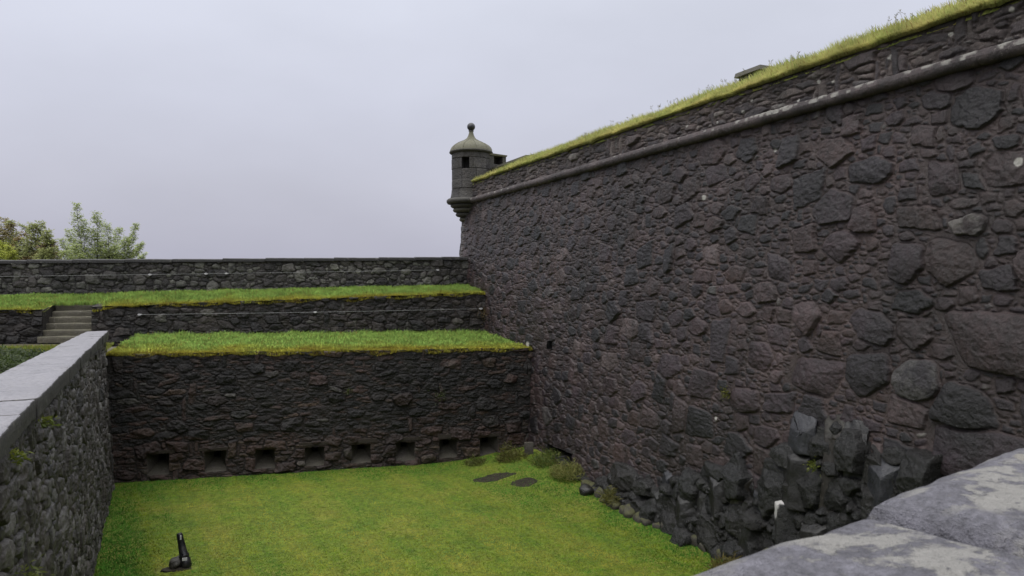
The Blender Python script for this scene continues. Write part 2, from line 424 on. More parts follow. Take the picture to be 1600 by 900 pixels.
def axis(a, b, step, extra=()):
    u = np.arange(a, b+step*.5, step); u[-1] = b
    for x in extra: u[np.argmin(np.abs(u-x))] = x
    return np.unique(u)

# ------------------------------------------------------------------ grass and leaves
def blades(name, P, hgt, wid, lean, col, tip=None, mat='grass', parent=None, two=False, rg=np.random.RandomState(1)):
    n = len(P); an = rg.uniform(0, 2*np.pi, n)
    sx = np.stack([np.cos(an), np.sin(an), np.zeros(n)], 1)*(wid/2)[:, None]
    L = np.concatenate([lean, np.zeros((n, 1))], 1)
    tipc = col if tip is None else tip
    one = np.ones((n, 1))
    if not two:
        V = np.stack([P-sx, P+sx, P+L+np.array([0, 0, 1])*hgt[:, None]], 1).reshape(-1, 3)
        C = np.stack([np.hstack([col*.9, one]), np.hstack([col*.9, one]), np.hstack([tipc, one])], 1).reshape(-1, 4)
        F = np.arange(3*n).reshape(-1, 3)
    else:
        mid = P+L*.35+np.array([0, 0, .62])*hgt[:, None]
        V = np.stack([P-sx, P+sx, mid+sx*.7, mid-sx*.7, P+L+np.array([0, 0, .92])*hgt[:, None]], 1).reshape(-1, 3)
        c1 = np.hstack([col*.85, one]); c2 = np.hstack([(col+tipc)/2, one]); c3 = np.hstack([tipc, one])
        C = np.stack([c1, c1, c2, c2, c3], 1).reshape(-1, 4)
        b = np.arange(n)[:, None]*5
        F = np.concatenate([b+np.array([0, 1, 2]), b+np.array([0, 2, 3]), b+np.array([3, 2, 4])])
    return link(name, mesh_np(name, V, F, C, False), M[mat], parent)
def leaves(name, P, D, Nn, ln, wd, col, mat, parent):
    """rhombus leaves from P along D (unit), width direction Nn (unit)"""
    n = len(P)
    V = np.stack([P, P+D*(ln*.45)[:, None]+Nn*(wd/2)[:, None], P+D*ln[:, None]-np.array([0, 0, .12])*ln[:, None], P+D*(ln*.45)[:, None]-Nn*(wd/2)[:, None]], 1).reshape(-1, 3)
    F = np.arange(4*n).reshape(-1, 4)
    C = np.repeat(np.hstack([col, np.ones((n, 1))]), 4, 0)
    return link(name, mesh_np(name, V, F, C, False), mat, parent)
def unit(a): return a/np.linalg.norm(a, axis=-1, keepdims=True)
def mixc(a, b, t): return np.asarray(a)[None, :]*(1-t[:, None])+np.asarray(b)[None, :]*t[:, None]

# ================================================================== CAMERA
CAM_Z = 4.73
cd = bpy.data.cameras.new('camera'); cam = bpy.data.objects.new('camera', cd); COL.objects.link(cam)
cd.sensor_width = 36; cd.lens = 36*1186/1600; cd.clip_start = .05; cd.clip_end = 6000
cam.location = (0, 0, CAM_Z); cam.rotation_euler = (R(90-.483), 0, R(-23.5))
cd.dof.use_dof = True; cd.dof.focus_distance = 15; cd.dof.aperture_fstop = 12
SC.camera = cam

# ================================================================== RAMPART WALL (right)
XW = lambda z: 9.05-(7.47-z)*.07                    # battered face
ramp = empty('rampart_wall', (9.05, 14, 0), 'tall battered dark rubble rampart wall with a rolled string course and grassy top', 'wall')
u = [3.4]
while u[-1] < 25.1:                                 # finer towards the viewer
    u.append(u[-1]+.0125+max(0, u[-1]-6)*.0019)
U = np.array(u); U *= 1; U = U[U < 25.08]; U = np.append(U, 25.1)
V = axis(-.1, 7.44, .012)
def snap(A, x): A[np.argmin(np.abs(A-x))] = x
wall_holes = [(16.1, 17.4, .22, .60), (17.52, 17.74, 2.98, 3.2)]
for (a, b, c, d) in wall_holes: snap(U, a); snap(U, b); snap(V, c); snap(V, d)
near = lambda x, y: np.clip((15.5-x)/9, .0, 1)*np.clip((7.6-y)/4.5, .25, 1)
big = [(6.05, 4.05, .58, .36), (7.0, 3.45, .36, .30), (7.75, 3.45, .38, .33), (6.35, 3.15, .42, .30), (8.7, 3.3, .45, .29), (6.6, 5.0, .36, .27), (8.9, 4.2, .29, .25),
       (7.9, 6.3, .40, .22), (6.75, 6.05, .27, .24), (5.3, 4.9, .45, .34), (6.1, 2.6, .62, .36), (7.2, 5.0, .33, .28), (8.3, 5.3, .34, .22), (9.9, 3.5, .3, .24), (10.2, 2.75, .33, .22),
       (9.6, 4.95, .28, .22), (11.3, 5.2, .24, .2)]
S = layout(3.4, 25.1, -.1, 7.44, [
    (.27, .42, .5, .8, .14, near), (.18, .29, .5, .9, .38, None), (.10, .18, .42, .9, .64, None), (.06, .11, .38, .8, .82, None), (.035, .065, .3, .7, .92, None)], 11, .02, big)
h, col, e = rubble(U, V, S, pale=.012, nforce=len(big), gap=.009, prot=.08, slope=.13, joint=.013, crag=.10, dome=.02, rim=.010)
# pale dressed arris at the far corner, a few round white lichens
for (su, sv, r_) in ((5.76, 6.12, .055), (11.6, 6.3, .05), (18.9, 3.0, .09), (9.8, 6.9, .03), (10.9, 2.3, .035)):
    dd = np.hypot(U[None, :]-su, (V[:, None]-sv)*1.1)+fbm(U[None, :], V[:, None], 2., 16, 3)*.02
    col[..., 2] = np.maximum(col[..., 2], sstep(r_+.012, r_-.006, dd))
arr = np.clip((U-24.75)/.1, 0, 1)[None, :]*(.12+.1*fbm(U[None, :], V[:, None], 4., 2, 3)); col[..., 2] = np.maximum(col[..., 2], arr)
def map_ramp(u_, v_, h_): return np.stack([XW(v_)-h_, u_, v_+0*h_], -1)
stone_sheet('masonry', U, V, h, col, map_ramp, M['rampart'], ramp, wall_holes)
# openings at the wall foot and the small slot
for (a, b, c, d), dep, nm in zip(wall_holes, (1.0, .5), ('drain_opening', 'slot_opening')):
    mb = MB(); x0, x1 = XW(c)-.0, XW(d)-.0
    o = .02
    vs = [(XW(c)-o, a, c), (XW(c)-o, b, c), (XW(d)-o, b, d), (XW(d)-o, a, d), (XW(c)+dep, a+.1*(b-a), c), (XW(c)+dep, b-.1*(b-a), c), (XW(c)+dep, b-.1*(b-a), d-.1*(d-c)), (XW(c)+dep, a+.1*(b-a), d-.1*(d-c))]
    mb.add(vs, [(0, 1, 5, 4), (1, 2, 6, 5), (2, 3, 7, 6), (3, 0, 4, 7), (4, 5, 6, 7)])
    mb.build(nm, M['basalt'], ramp)
# string course: a half-buried stone roll in lengths
rg = np.random.RandomState(5)
nc, na = 900, 20
yy = np.linspace(3.4, 24.35, nc); aa = np.linspace(0, 2*np.pi, na+1)
rr = .098+.006*fbm(yy, 0, 3, 2, 3)
jt = np.zeros(nc); jy = 3.9
while jy < 24.3:
    jt += np.exp(-((yy-jy)/.018)**2)*.02; jy += rg.uniform(.8, 1.5)
rr2 = rr-jt
P = np.stack([9.0-rr2[:, None]*np.cos(aa)[None, :]*1.05, yy[:, None]+0*aa[None, :], 7.475+rr2[:, None]*np.sin(aa)[None, :]], -1)
P += (fbm(P[..., 0], P[..., 1], P[..., 2], 5, 4)*.012)[..., None]*np.array([-1, 0, .6])
pl = np.zeros(P.shape[:2])
for k in range(95):
    y0 = 9.75+rg.normal(0, .35) if k < 26 else (5.2+4.2*rg.rand()**1.5 if k < 62 else rg.uniform(5, 24)); a0 = rg.uniform(.15, 1.5); q_ = rg.uniform(.02, .065)*(1 if k < 62 else .6)
    dd = np.hypot((P[..., 1]-y0)/(q_*1.5), (aa[None, :]-a0)*.1/q_)+.35*fbm(P[..., 0], P[..., 1], P[..., 2], 22, 3)
    pl = np.maximum(pl, sstep(1.05, .8, dd)*rg.uniform(.6, 1))
link('string_course', mesh_np('string_course', P.reshape(-1, 3), grid_faces(nc, na+1), np.stack([0*pl+.45, 0*pl+1, pl*.8, 0*pl], -1).reshape(-1, 4)), M['parapet'], ramp)
# upper courses above the roll
U2 = U[U < 24.5]; V2 = axis(7.54, 8.14, .0145)
S = layout(3.4, 24.6, 7.5, 8.2, [(.16, .30, .18, .38, .4, None), (.1, .18, .2, .45, .72, None), (.05, .1, .3, .6, .88, None), (.03, .05, .4, .8, .93, None)], 12)
h, col, e = rubble(U2, V2, S, pale=.12, prot=.45, joint=.035, slope=.3, gap=.006)
for (su, sv, r_) in ((8.9, 7.82, .03), (8.6, 7.75, .022), (10.6, 7.7, .03), (10.4, 7.86, .02), (9.3, 7.62, .03), (7.6, 7.85, .035), (12.2, 7.75, .03), (6.7, 7.9, .03), (11.3, 7.65, .03), (5.9, 7.95, .03)):
    dd = np.hypot(U2[None, :]-su, (V2[:, None]-sv)*1.1)+fbm(U2[None, :], V2[:, None], 2., 18, 3)*.012
    col[..., 2] = np.maximum(col[..., 2], sstep(r_+.01, r_-.006, dd))
topw = 8.11+.06*fbm(U2, 0, 1, 1.9, 5)
def map_up(u_, v_, h_): return np.stack([9.03-h_*.8+0*v_, u_, np.minimum(v_, topw[None, :]+.0*v_)], -1)
stone_sheet('upper_courses', U2, V2, h, col, map_up, M['parapet'], ramp)
mb = MB(); mb.box((13.64, 10.25, 4.0), (8.8, 29.6, 7.9)); mb.build('earth_core', M['soil'], ramp)
# end face of the rampart beyond the arris
Ue = axis(0, 4, .05); Ve = axis(-.1, 7.44, .05)
S = layout(0, 4, -.1, 7.44, [(.2, .3, .5, .9, .5, None), (.1, .18, .5, .9, .8, None)], 13, .03)
h, col, e = rubble(Ue, Ve, S)
stone_sheet('end_masonry', Ue, Ve, h, col, lambda u_, v_, h_: np.stack([XW(v_)+u_, 25.1+h_, v_+0*h_], -1), M['rampart'], ramp)

# turf bank on the rampart
def bank_z(x, y):
    t = np.clip(x-9.0, 0, 12)
    k = .08+.92*sstep(24.4, 20.8, y)
    z = 8.075+k*(.06*sstep(0, .18, t)+.31*sstep(.02, .80, t)+.10*sstep(.6, 2.5, t))
    return z+.05*fbm(x, y, 2, .8, 4)*sstep(0, .2, t)
xs = np.concatenate([np.linspace(9.03, 9.8, 22), np.linspace(9.95, 18, 18)]); ys = np.linspace(-4, 24.7, 330)
XX, YY = np.meshgrid(xs, ys)
ZZ = bank_z(XX, YY); XE = XX+0.03*fbm(YY, 0, 7, 1.5, 3)*(XX < 9.1); ZZ[:, 0] = 8.0
o = link('turf_bank', mesh_np('turf_bank', np.stack([XE, YY, ZZ], -1).reshape(-1, 3), grid_faces(len(ys), len(xs))), M['turf']); tag(o, kind='structure')
rg = np.random.RandomState(21)
n = 170000
y = 4.6+(24.0-4.6)*rg.rand(n)**1.35; x = 8.98+.95*rg.rand(n)**1.5; z = bank_z(x, y)-.01-.09*np.clip(fbm(y, 0, 2, 1.6, 5), 0, 1)*np.clip(1-(x-8.98)/.06, 0, 1)
edge = np.clip(1-(x-8.98)/.25, 0, 1)
t = np.clip(.5+.7*fbm(x, y, 0, 1.6, 4)+.25*edge+rg.normal(0, .15, n), 0, 1)
c = mixc((.24, .31, .08), (.45, .41, .16), t); br = rg.rand(n) < .06; c[br] = np.array((.22, .15, .06))
hg = (.035+.06*rg.rand(n))*(1+.7*fbm(x, y, 4, .9, 3))*np.where(rg.rand(n) < .10, 2.1, 1.); 
ln = np.stack([-.05*rg.rand(n)-.045, rg.normal(0, .035, n)], 1)
tag(blades('rampart_grass', np.stack([x, y, z], 1), hg, .010+.008*rg.rand(n), ln, c, c*1.15, mat='bank_grass', two=True, rg=rg), 'yellowing rough grass along the top of the tall rampart wall', 'grass', kind='stuff')
# thin seed stalks against the sky
mb = MB()
for i in range(110):
    y_ = 4.8+12*rnd.random()**1.1; x_ = 9.3+.9*rnd.random(); z_ = float(bank_z(np.array([x_]), np.array([y_]))[0]); hh = rnd.uniform(.12, .28); dx, dy = rnd.gauss(0, .04), rnd.gauss(0, .04)
    mb.tube([(x_, y_, z_), (x_+dx*.5, y_+dy*.4, z_+hh*.6), (x_+dx, y_+dy, z_+hh)], [.003, .002, .0015], 4, False)
    for k in range(rnd.randint(3, 7)):
        a_ = rnd.random()*6.28; q = rnd.uniform(.015, .04); p0 = (x_+dx, y_+dy, z_+hh-rnd.random()*.06)
        mb.tube([p0, (p0[0]+math.cos(a_)*q, p0[1]+math.sin(a_)*q, p0[2]+q*.8)], [.0015, .0045], 4, False)
M['stalk'] = NT('dry_stalk').done((.16, .15, .09), .7)
tag(mb.build('weed_stalks', M['stalk']), 'thin seeding weed stalks standing above the rampart grass', 'weeds', kind='stuff')

# small capped stone vent behind the turf
ch = empty('chimney', (10.6, 12.0, 8.3), 'low stone chimney with a flat slab cap behind the rampart grass', 'chimney')
mb = MB(); mb.box((10.6, 12.0, 8.53), (.46, .62, .66)); mb.build('shaft', M['turret_trim'], ch)
mb = MB(); mb.hexa([(10.30, 11.62, 8.862), (10.90, 11.62, 8.862), (10.90, 12.38, 8.862), (10.30, 12.38, 8.862)], [(10.32, 11.64, 8.95), (10.88, 11.64, 8.95), (10.88, 12.36, 8.95), (10.32, 12.36, 8.95)])
mb.build('slab_cap', M['corbel'], ch)

# =================================================================== SENTRY TURRET
TX, TY = 9.22, 24.76
tur = empty('sentry_turret', (TX, TY, 6.8), 'round stone sentry turret with ribbed dome and ball finial on the rampart corner', 'turret')
cam_dir = math.atan2(-TY, -TX)
rg = np.random.RandomState(31)
A = np.linspace(0, 2*np.pi, 241); Vt = axis(7.58, 9.20, .018)
win_a = cam_dir-R(17); wa0, wa1 = win_a-.20, win_a+.20     # slit towards the ditch
A = np.unique(np.concatenate([A, [wa0 % (2*np.pi), wa1 % (2*np.pi)]])); snap(Vt, 8.58); snap(Vt, 8.95)
rows = [7.58, 7.9, 8.22, 8.58, 8.95, 9.25]
h = np.zeros((len(Vt), len(A))); tint = np.zeros_like(h); ms = np.ones_like(h)
for i in range(5):
    m = (Vt >= rows[i]-1e-6) & (Vt < rows[i+1]); nb = 8
    off = rg.rand()*.8; ph = (A+off)*nb/(2*np.pi); k = np.floor(ph).astype(int) % nb; rt = rg.rand(nb); pr = rg.uniform(-.010, .012, nb)
    dj = np.minimum(ph % 1, 1-ph % 1)*(2*np.pi/nb)*.7
    dv = np.minimum(Vt[m]-rows[i], rows[i+1]-Vt[m])
    d = np.minimum(dj[None, :], dv[:, None]); f = sstep(0, .014, d)
    h[m] = pr[k][None, :]*f-.022*(1-f); tint[m] = rt[k][None, :]; ms[m] = f
Rt = .672+.05*np.clip((7.85-Vt)/.27, 0, 1)**1.5
px = TX+(Rt[:, None]+h)*np.cos(A)[None, :]; py = TY+(Rt[:, None]+h)*np.sin(A)[None, :]
rn = fbm(px, py, Vt[:, None], 4, 4)*.010
px += rn*np.cos(A); py += rn*np.sin(A)
keep = ~((((A[:-1]+A[1:])/2 > wa0 % 6.28319) & ((A[:-1]+A[1:])/2 < wa1 % 6.28319))[None, :] & (((Vt[:-1]+Vt[1:])/2 > 8.58) & ((Vt[:-1]+Vt[1:])/2 < 8.95))[:, None])
link('drum', mesh_np('drum', np.stack([px, py, Vt[:, None]+0*px], -1).reshape(-1, 3), grid_faces(len(Vt), len(A), keep), np.stack([tint, ms, 0*ms, 0*ms], -1).reshape(-1, 4)), M['ashlar'], tur)
mb = MB()
def tp(a, r_, z): return (TX+r_*math.cos(a), TY+r_*math.sin(a), z)
q0 = [tp(wa0, .672, 8.58), tp(wa1, .672, 8.58), tp(wa1, .672, 8.95), tp(wa0, .672, 8.95)]; q1 = [tp(wa0, .42, 8.6), tp(wa1, .42, 8.6), tp(wa1, .42, 8.95), tp(wa0, .42, 8.95)]
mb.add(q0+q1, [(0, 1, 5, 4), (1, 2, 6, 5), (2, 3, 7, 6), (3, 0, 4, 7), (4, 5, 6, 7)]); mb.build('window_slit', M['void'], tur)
def ring(name, prof, mat, n=56, angle=50):
    mb = MB(); mb.lathe(TX, TY, prof, n); return mb.build(name, M[mat], tur, angle=angle)
ring('base_roll', [(.60, 7.44), (.74, 7.40), (.82, 7.42), (.855, 7.48), (.85, 7.54), (.80, 7.585), (.70, 7.60)], 'turret_trim')
# three shrinking corbel rings below, drawn in towards the wall corner
CX, CY = 9.12, 24.93
for i, (ra, zt, zb, k) in enumerate(((.68, 7.42, 7.27, .25), (.56, 7.27, 7.12, .5), (.42, 7.12, 6.97, .8), (.26, 6.97, 6.80, 1.))):
    mb = MB(); cx, cy = TX+(CX-TX)*k, TY+(CY-TY)*k
    mb.lathe(cx, cy, [(ra-.14, zb-.002*i), (ra-.05, zb+.02), (ra-.005, zb+.06), (ra, zb+.10), (ra-.03, zt-.01), (ra-.05, zt)], 44)
    mb.build('corbel_ring', M['corbel' if i % 2 else 'turret_trim'], tur, angle=50)
ring('cornice', [(.66, 9.14), (.71, 9.145), (.752, 9.175), (.757, 9.21), (.73, 9.23), (.58, 9.24)], 'turret_trim')
dome = [(.735, 9.232), (.722, 9.28), (.68, 9.37), (.60, 9.45), (.50, 9.51), (.385, 9.56), (.28, 9.605), (.19, 9.66), (.13, 9.74), (.095, 9.82), (.075, 9.90), (.07, 9.94)]
od = ring('dome', dome, 'dome', 72, 80)
for k in range(10):                                 # raised stone joints up the dome
    a_ = k*2*math.pi/10+.2; mb = MB()
    mb.tube([tp(a_, r_+.002, z_) for (r_, z_) in dome[1:8]], [.012]*7, 6); mb.build('dome_rib', M['dome'], od)
fin = [(.07, 9.94), (.092, 9.945), (.092, 9.97), (.07, 9.98)]
ring('finial_neck', fin, 'turret_trim')
mb = MB(); mb.lathe(TX, TY, [(.006, 9.965)]+[(.14*math.sin(a_), 10.10-.14*math.cos(a_)) for a_ in np.linspace(.3, 3.1, 16)], 32); mb.build('finial_ball', M['basalt_blue'], tur, smooth=True)
# passage behind the drum with its little window
mb = MB()
e1 = np.array((.985, .17)); e2 = np.array((-.17, .985)); pc = np.array((TX, TY))
def pp(a_, b_, z_): q = pc+e1*a_+e2*b_; return (q[0], q[1], z_)
mb.hexa([pp(.3, -.5, 7.9), pp(1.12, -.5, 7.9), pp(1.12, .5, 7.9), pp(.3, .5, 7.9)], [pp(.3, -.5, 8.80), pp(1.12, -.5, 8.80), pp(1.12, .5, 8.80), pp(.3, .5, 8.80)])
mb.hexa([pp(.98, -.5, 8.80), pp(1.12, -.5, 8.80), pp(1.12, .5, 8.80), pp(.98, .5, 8.80)], [pp(.98, -.5, 9.09), pp(1.12, -.5, 9.09), pp(1.12, .5, 9.09), pp(.98, .5, 9.09)])
mb.hexa([pp(.3, -.5, 8.80), pp(.62, -.5, 8.80), pp(.62, .5, 8.80), pp(.3, .5, 8.80)], [pp(.3, -.5, 9.09), pp(.62, -.5, 9.09), pp(.62, .5, 9.09), pp(.3, .5, 9.09)])
mb.hexa([pp(.621, -.1, 8.80), pp(.979, -.1, 8.80), pp(.979, .5, 8.80), pp(.621, .5, 8.80)], [pp(.621, -.1, 9.09), pp(.979, -.1, 9.09), pp(.979, .5, 9.09), pp(.621, .5, 9.09)])
mb.build('passage', M['turret_trim'], tur)
mb = MB(); mb.hexa([pp(.25, -.53, 9.092), pp(1.14, -.53, 9.092), pp(1.14, .53, 9.092), pp(.25, .53, 9.092)], [pp(.25, -.54, 9.17), pp(1.15, -.54, 9.14), pp(1.15, .54, 9.14), pp(.25, .54, 9.17)]); mb.build('passage_roof', M['dome'], tur)
# short wall on the rampart walk beside it
lw = empty('walk_wall', (9.95, 23.4, 8.0), 'short low stone wall with flat coping behind the turret at the grass end', 'wall')
U3 = axis(21.2, 24.5, .03); V3 = axis(7.9, 8.60, .02)
S = layout(21.2, 24.5, 7.9, 8.66, [(.1, .18, .5, .8, .6, None), (.05, .09, .5, .8, .9, None)], 14)
h, col, e = rubble(U3, V3, S, pale=.15)
stone_sheet('masonry', U3, V3, h, col, lambda u_, v_, h_: np.stack([9.85-h_+0*v_, u_, v_+0*h_], -1), M['far'], lw)
mb = MB(); mb.box((10.02, 23.0, 8.635), (.40, 3.0, .07)); mb.build('coping', M['corbel'], lw)
mb = MB(); mb.box((10.03, 22.85, 8.28), (.30, 3.28, .74)); mb.build('core', M['turret_trim'], lw)

# =================================================================== WALLS ACROSS THE DITCH
ED = np.array((-.9877, .1564)); NO = np.array((-.1564, -.9877))      # leftwards along the walls, and out of their faces
class Cross:
    def __init__(s, ox, oy): s.o = np.array((ox, oy))
    def p(s, a, out=0.): return s.o+ED*a+NO*out
    def mapf(s, batter=.05, ztop=3., zf=None):
        def f(u_, v_, h_):
            o_ = h_+(ztop-v_)*batter
            if zf is not None: v_ = np.minimum(v_, zf(u_))
            return np.stack([s.o[0]+ED[0]*u_+NO[0]*o_, s.o[1]+ED[1]*u_+NO[1]*o_, v_+0*h_], -1)
        return f
W1, W2, W3 = Cross(8.78, 18.68), Cross(8.9, 22.4), Cross(9.0, 24.2)

# --- lower ditch wall with eight loopholes
dw = empty('ditch_wall', (*W1.p(5.2), 0), 'dark damp rubble wall closing the ditch with a row of small loopholes at its foot', 'wall')
LH = [9.40, 8.13, 6.97, 5.78, 4.62, 3.50, 2.38, 1.30]
hz = [(a-.22-rnd.uniform(0, .04), a+.22+rnd.uniform(0, .04), .10, .60-rnd.choice((0, .017, .034))) for a in LH]
U1 = axis(-.2, 10.6, .017); V1 = axis(-.12, 3.0, .017)
for (a, b, c, d) in hz: snap(U1, a); snap(U1, b)
snap(V1, .10); snap(V1, .60); snap(V1, .583); snap(V1, .566)
lowbig = lambda x, y: 1. if y < .85 else .12
S = layout(-.2, 10.6, -.12, 3.0, [(.18, .3, .35, .7, .22, lowbig), (.13, .28, .16, .36, .5, None), (.08, .16, .18, .42, .76, None), (.04, .08, .25, .6, .92, None)], 15)
h, col, e = rubble(U1, V1, S, fine=.02, prot=.3, slope=.4, dome=.0, crag=.3, pale=.035, joint=.012)
lowred = np.clip((.98+.1*np.sin(U1*3)[None, :]-V1[:, None])/.12, 0, 1); col[..., 0] = col[..., 0]*(1-lowred)+(.72+.28*col[..., 3])*lowred
hole_d = np.min([np.maximum(np.maximum(a-U1, U1-b)[None, :], np.maximum(c-V1, V1-d)[:, None]) for (a, b, c, d) in hz], 0)
h *= .3+.7*sstep(0, .06, hole_d)
top1 = lambda u_: 2.925+.008*u_+.05*fbm(u_, 0, 5, 1.9, 5)
_m1 = W1.mapf(.05, 3.0, top1)
def map_ditch(u_, v_, h_):
    k = sstep(.12, .03, hole_d)
    return _m1(u_+k*.035*fbm(u_, v_, 31, 6, 4), v_+k*.035*fbm(u_, v_, 47, 6, 4), h_)
stone_sheet('masonry', U1, V1, h, col, map_ditch, M['ditch'], dw, hz)
for i, a in enumerate(LH):
    lp = MB(); ob = lambda z: (3.0-z)*.05
    f = [(a-.30, .06), (a+.30, .06), (a+.30, .64), (a-.30, .64)]
    bk = [(a-.08, .36), (a+.08, .36), (a+.08, .53), (a-.08, .53)]
    q0 = [(*W1.p(s_, ob(z_)-.035), z_) for s_, z_ in f]; q1 = [(*W1.p(s_, -.33), z_) for s_, z_ in bk]
    lp.add(q0+q1, [(0, 1, 5, 4), (1, 2, 6, 5), (2, 3, 7, 6), (3, 0, 4, 7)])
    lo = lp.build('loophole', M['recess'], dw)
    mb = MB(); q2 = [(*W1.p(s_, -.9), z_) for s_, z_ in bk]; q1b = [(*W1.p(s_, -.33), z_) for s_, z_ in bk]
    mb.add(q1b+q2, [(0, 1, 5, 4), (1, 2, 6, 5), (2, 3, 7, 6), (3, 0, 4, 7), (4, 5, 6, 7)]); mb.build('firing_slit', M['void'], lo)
    w = .34+rnd.uniform(-.03, .05); zl = .605+rnd.uniform(0, .01)
    def slab4(a0, a1, z0, z1, o0, o1):
        b_ = [(*W1.p(a0, o0), z0), (*W1.p(a1, o0), z0), (*W1.p(a1, o1), z0), (*W1.p(a0, o1), z0)]
        t_ = [(*W1.p(a0, o0), z1), (*W1.p(a1, o0), z1), (*W1.p(a1, o1+.01), z1-.01), (*W1.p(a0, o1+.012), z1-.012)]
        return b_, t_
    mb = MB(); mb.hexa(*slab4(a-w, a+w*rnd.uniform(.8, 1.05), zl, zl+rnd.uniform(.08, .12), .0, .128+rnd.uniform(0, .015))); mb.build('lintel', M['lintel'], lo)
    mb = MB(); mb.hexa(*slab4(a-.25-rnd.uniform(0, .06), a+.25+rnd.uniform(0, .05), .0, .085, .0, .150)); mb.build('sill', M['lintel'], lo)

# --- upper terrace wall, broken by the steps
tw = empty('terrace_wall', (*W2.p(7), 3.), 'low dark rubble terrace wall behind the lower grass strip, broken by the steps', 'wall')
ST0, ST1 = 11.36, 12.58                              # the steps stand in this gap
top2 = lambda u_: 4.38-.032*u_+.06*fbm(u_, 0, 9, 1.6, 5)
for (a, b, sd) in ((-.2, ST0, 16), (ST1, 19, 17)):
    U2_ = axis(a, b, .02); V2_ = axis(2.9, 4.5, .02)
    S = layout(a, b, 2.9, 4.5, [(.14, .24, .35, .75, .3, None), (.09, .18, .25, .55, .7, None), (.04, .08, .35, .7, .9, None)], sd)
    h, col, e = rubble(U2_, V2_, S, fine=.02, prot=.3, slope=.35, crag=.25, pale=.06)
    stone_sheet('masonry', U2_, V2_, h, col, W2.mapf(.03, 4.4, top2), M['terrace'], tw)
for (a, b) in ((ST0-.45, ST0), (ST1, ST1+.45)):      # returns into the stair gap
    mb = MB(); zt = float(top2(np.array([a]))[0])-.03
    mb.hexa([(*W2.p(a, .03), 2.9), (*W2.p(b, .03), 2.9), (*W2.p(b, -1.5), 2.9), (*W2.p(a, -1.5), 2.9)], [(*W2.p(a, .0), zt), (*W2.p(b, .0), zt), (*W2.p(b, -1.5), zt+.2), (*W2.p(a, -1.5), zt+.2)])
    mb.build('stair_cheek', M['terrace'], tw)

# --- far parapet wall
pw = empty('parapet_wall', (*W3.p(7), 4.3), 'long grey lichened parapet wall with a dark flat coping closing the view', 'wall')
U4 = axis(-.15, 20, .022); V4 = axis(4.0, 5.5, .02)
top3 = lambda u_: 5.47-.0150*u_
S = layout(-.15, 20, 4.0, 5.5, [(.14, .22, .5, .85, .3, None), (.08, .15, .45, .85, .7, None), (.04, .08, .4, .8, .9, None)], 18)
h, col, e = rubble(U4, V4, S, fine=.012, prot=.2, slope=.3, crag=.2, pale=.32)
stone_sheet('masonry', U4, V4, h, col, W3.mapf(.01, 5.4, top3), M['far'], pw)
def slab(name, q, z0, z1, mat, parent, r_=.02, amp=.006, res=.05, seed=0., side_mat=None):
    """rounded stone slab; q = four corners (x,y) anticlockwise, z1 may be a list of four"""
    q = [np.array(p_, float) for p_ in q]; zz = list(z1) if hasattr(z1, '__len__') else [z1]*4
    lu = np.linalg.norm(q[1]-q[0]); lv = np.linalg.norm(q[3]-q[0])
    def ax_(l):
        m = max(3, int(l/res)); a_ = np.linspace(r_, l-r_, m)
        return np.concatenate([[0, r_*.3], a_, [l-r_*.3, l]])/l
    a_, b_ = ax_(lu), ax_(lv)
    A_, B_ = np.meshgrid(a_, b_)
    bl = lambda p: p[0]*(1-A_)*(1-B_)+p[1]*A_*(1-B_)+p[2]*A_*B_+p[3]*(1-A_)*B_
    X_ = bl([p_[0] for p_ in q]); Y_ = bl([p_[1] for p_ in q]); Z_ = bl(zz)
    d_ = np.minimum(np.minimum(A_, 1-A_)*lu, np.minimum(B_, 1-B_)*lv)
    k = np.clip(1-d_/r_, 0, 1); Z_ = Z_-r_*(1-np.sqrt(1-k*k*.98))
    nz = fbm(X_+seed, Y_, seed, 3.5, 5, .55); Z_ = Z_+amp*nz*2
    jx = fbm(X_*1.0, Y_, 11+seed, 5, 4)*amp*1.6; jy = fbm(X_, Y_, 23+seed, 5, 4)*amp*1.6
    X_ = X_+jx; Y_ = Y_+jy
    nv, nu = A_.shape
    V_ = np.stack([X_, Y_, Z_], -1).reshape(-1, 3); F_ = [tuple(f) for f in grid_faces(nv, nu)]
    idx = np.arange(nv*nu).reshape(nv, nu)
    loop = list(idx[0, :])+list(idx[1:, -1])+list(idx[-1, -2::-1])+list(idx[-2:0:-1, 0])
    lowv = V_[loop].copy(); base = len(V_); m = len(loop)
    midv = lowv.copy(); midv[:, 2] = lowv[:, 2]*.5+z0*.5; midv[:, :2] += np.stack([fbm(midv[:, 0], midv[:, 1], 3+seed, 9, 3), fbm(midv[:, 0], midv[:, 1], 8+seed, 9, 3)], 1)*amp*1.5
    lowv[:, 2] = z0
    V_ = np.concatenate([V_, midv, lowv])
    for i in range(m):
        j = (i+1) % m
        F_.append((loop[j], loop[i], base+i, base+j)); F_.append((base+j, base+i, base+m+i, base+m+j))
    F_.append(tuple(base+m+i for i in reversed(range(m))))
    me = bpy.data.meshes.new(name); me.from_pydata(V_.tolist(), [], [tuple(int(i) for i in f) for f in F_]); me.update()
    bm = bmesh.new(); bm.from_mesh(me); bmesh.ops.recalc_face_normals(bm, faces=bm.faces)
    for f in bm.faces: f.smooth = True
    for ed in bm.edges:
        if len(ed.link_faces) == 2 and ed.calc_face_angle(0) > R(48): ed.smooth = False
    bm.to_mesh(me); bm.free()
    ob_ = link(name, me, mat, parent)
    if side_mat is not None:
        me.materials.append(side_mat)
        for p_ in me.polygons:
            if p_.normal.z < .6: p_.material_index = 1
    return ob_
s0 = -.12
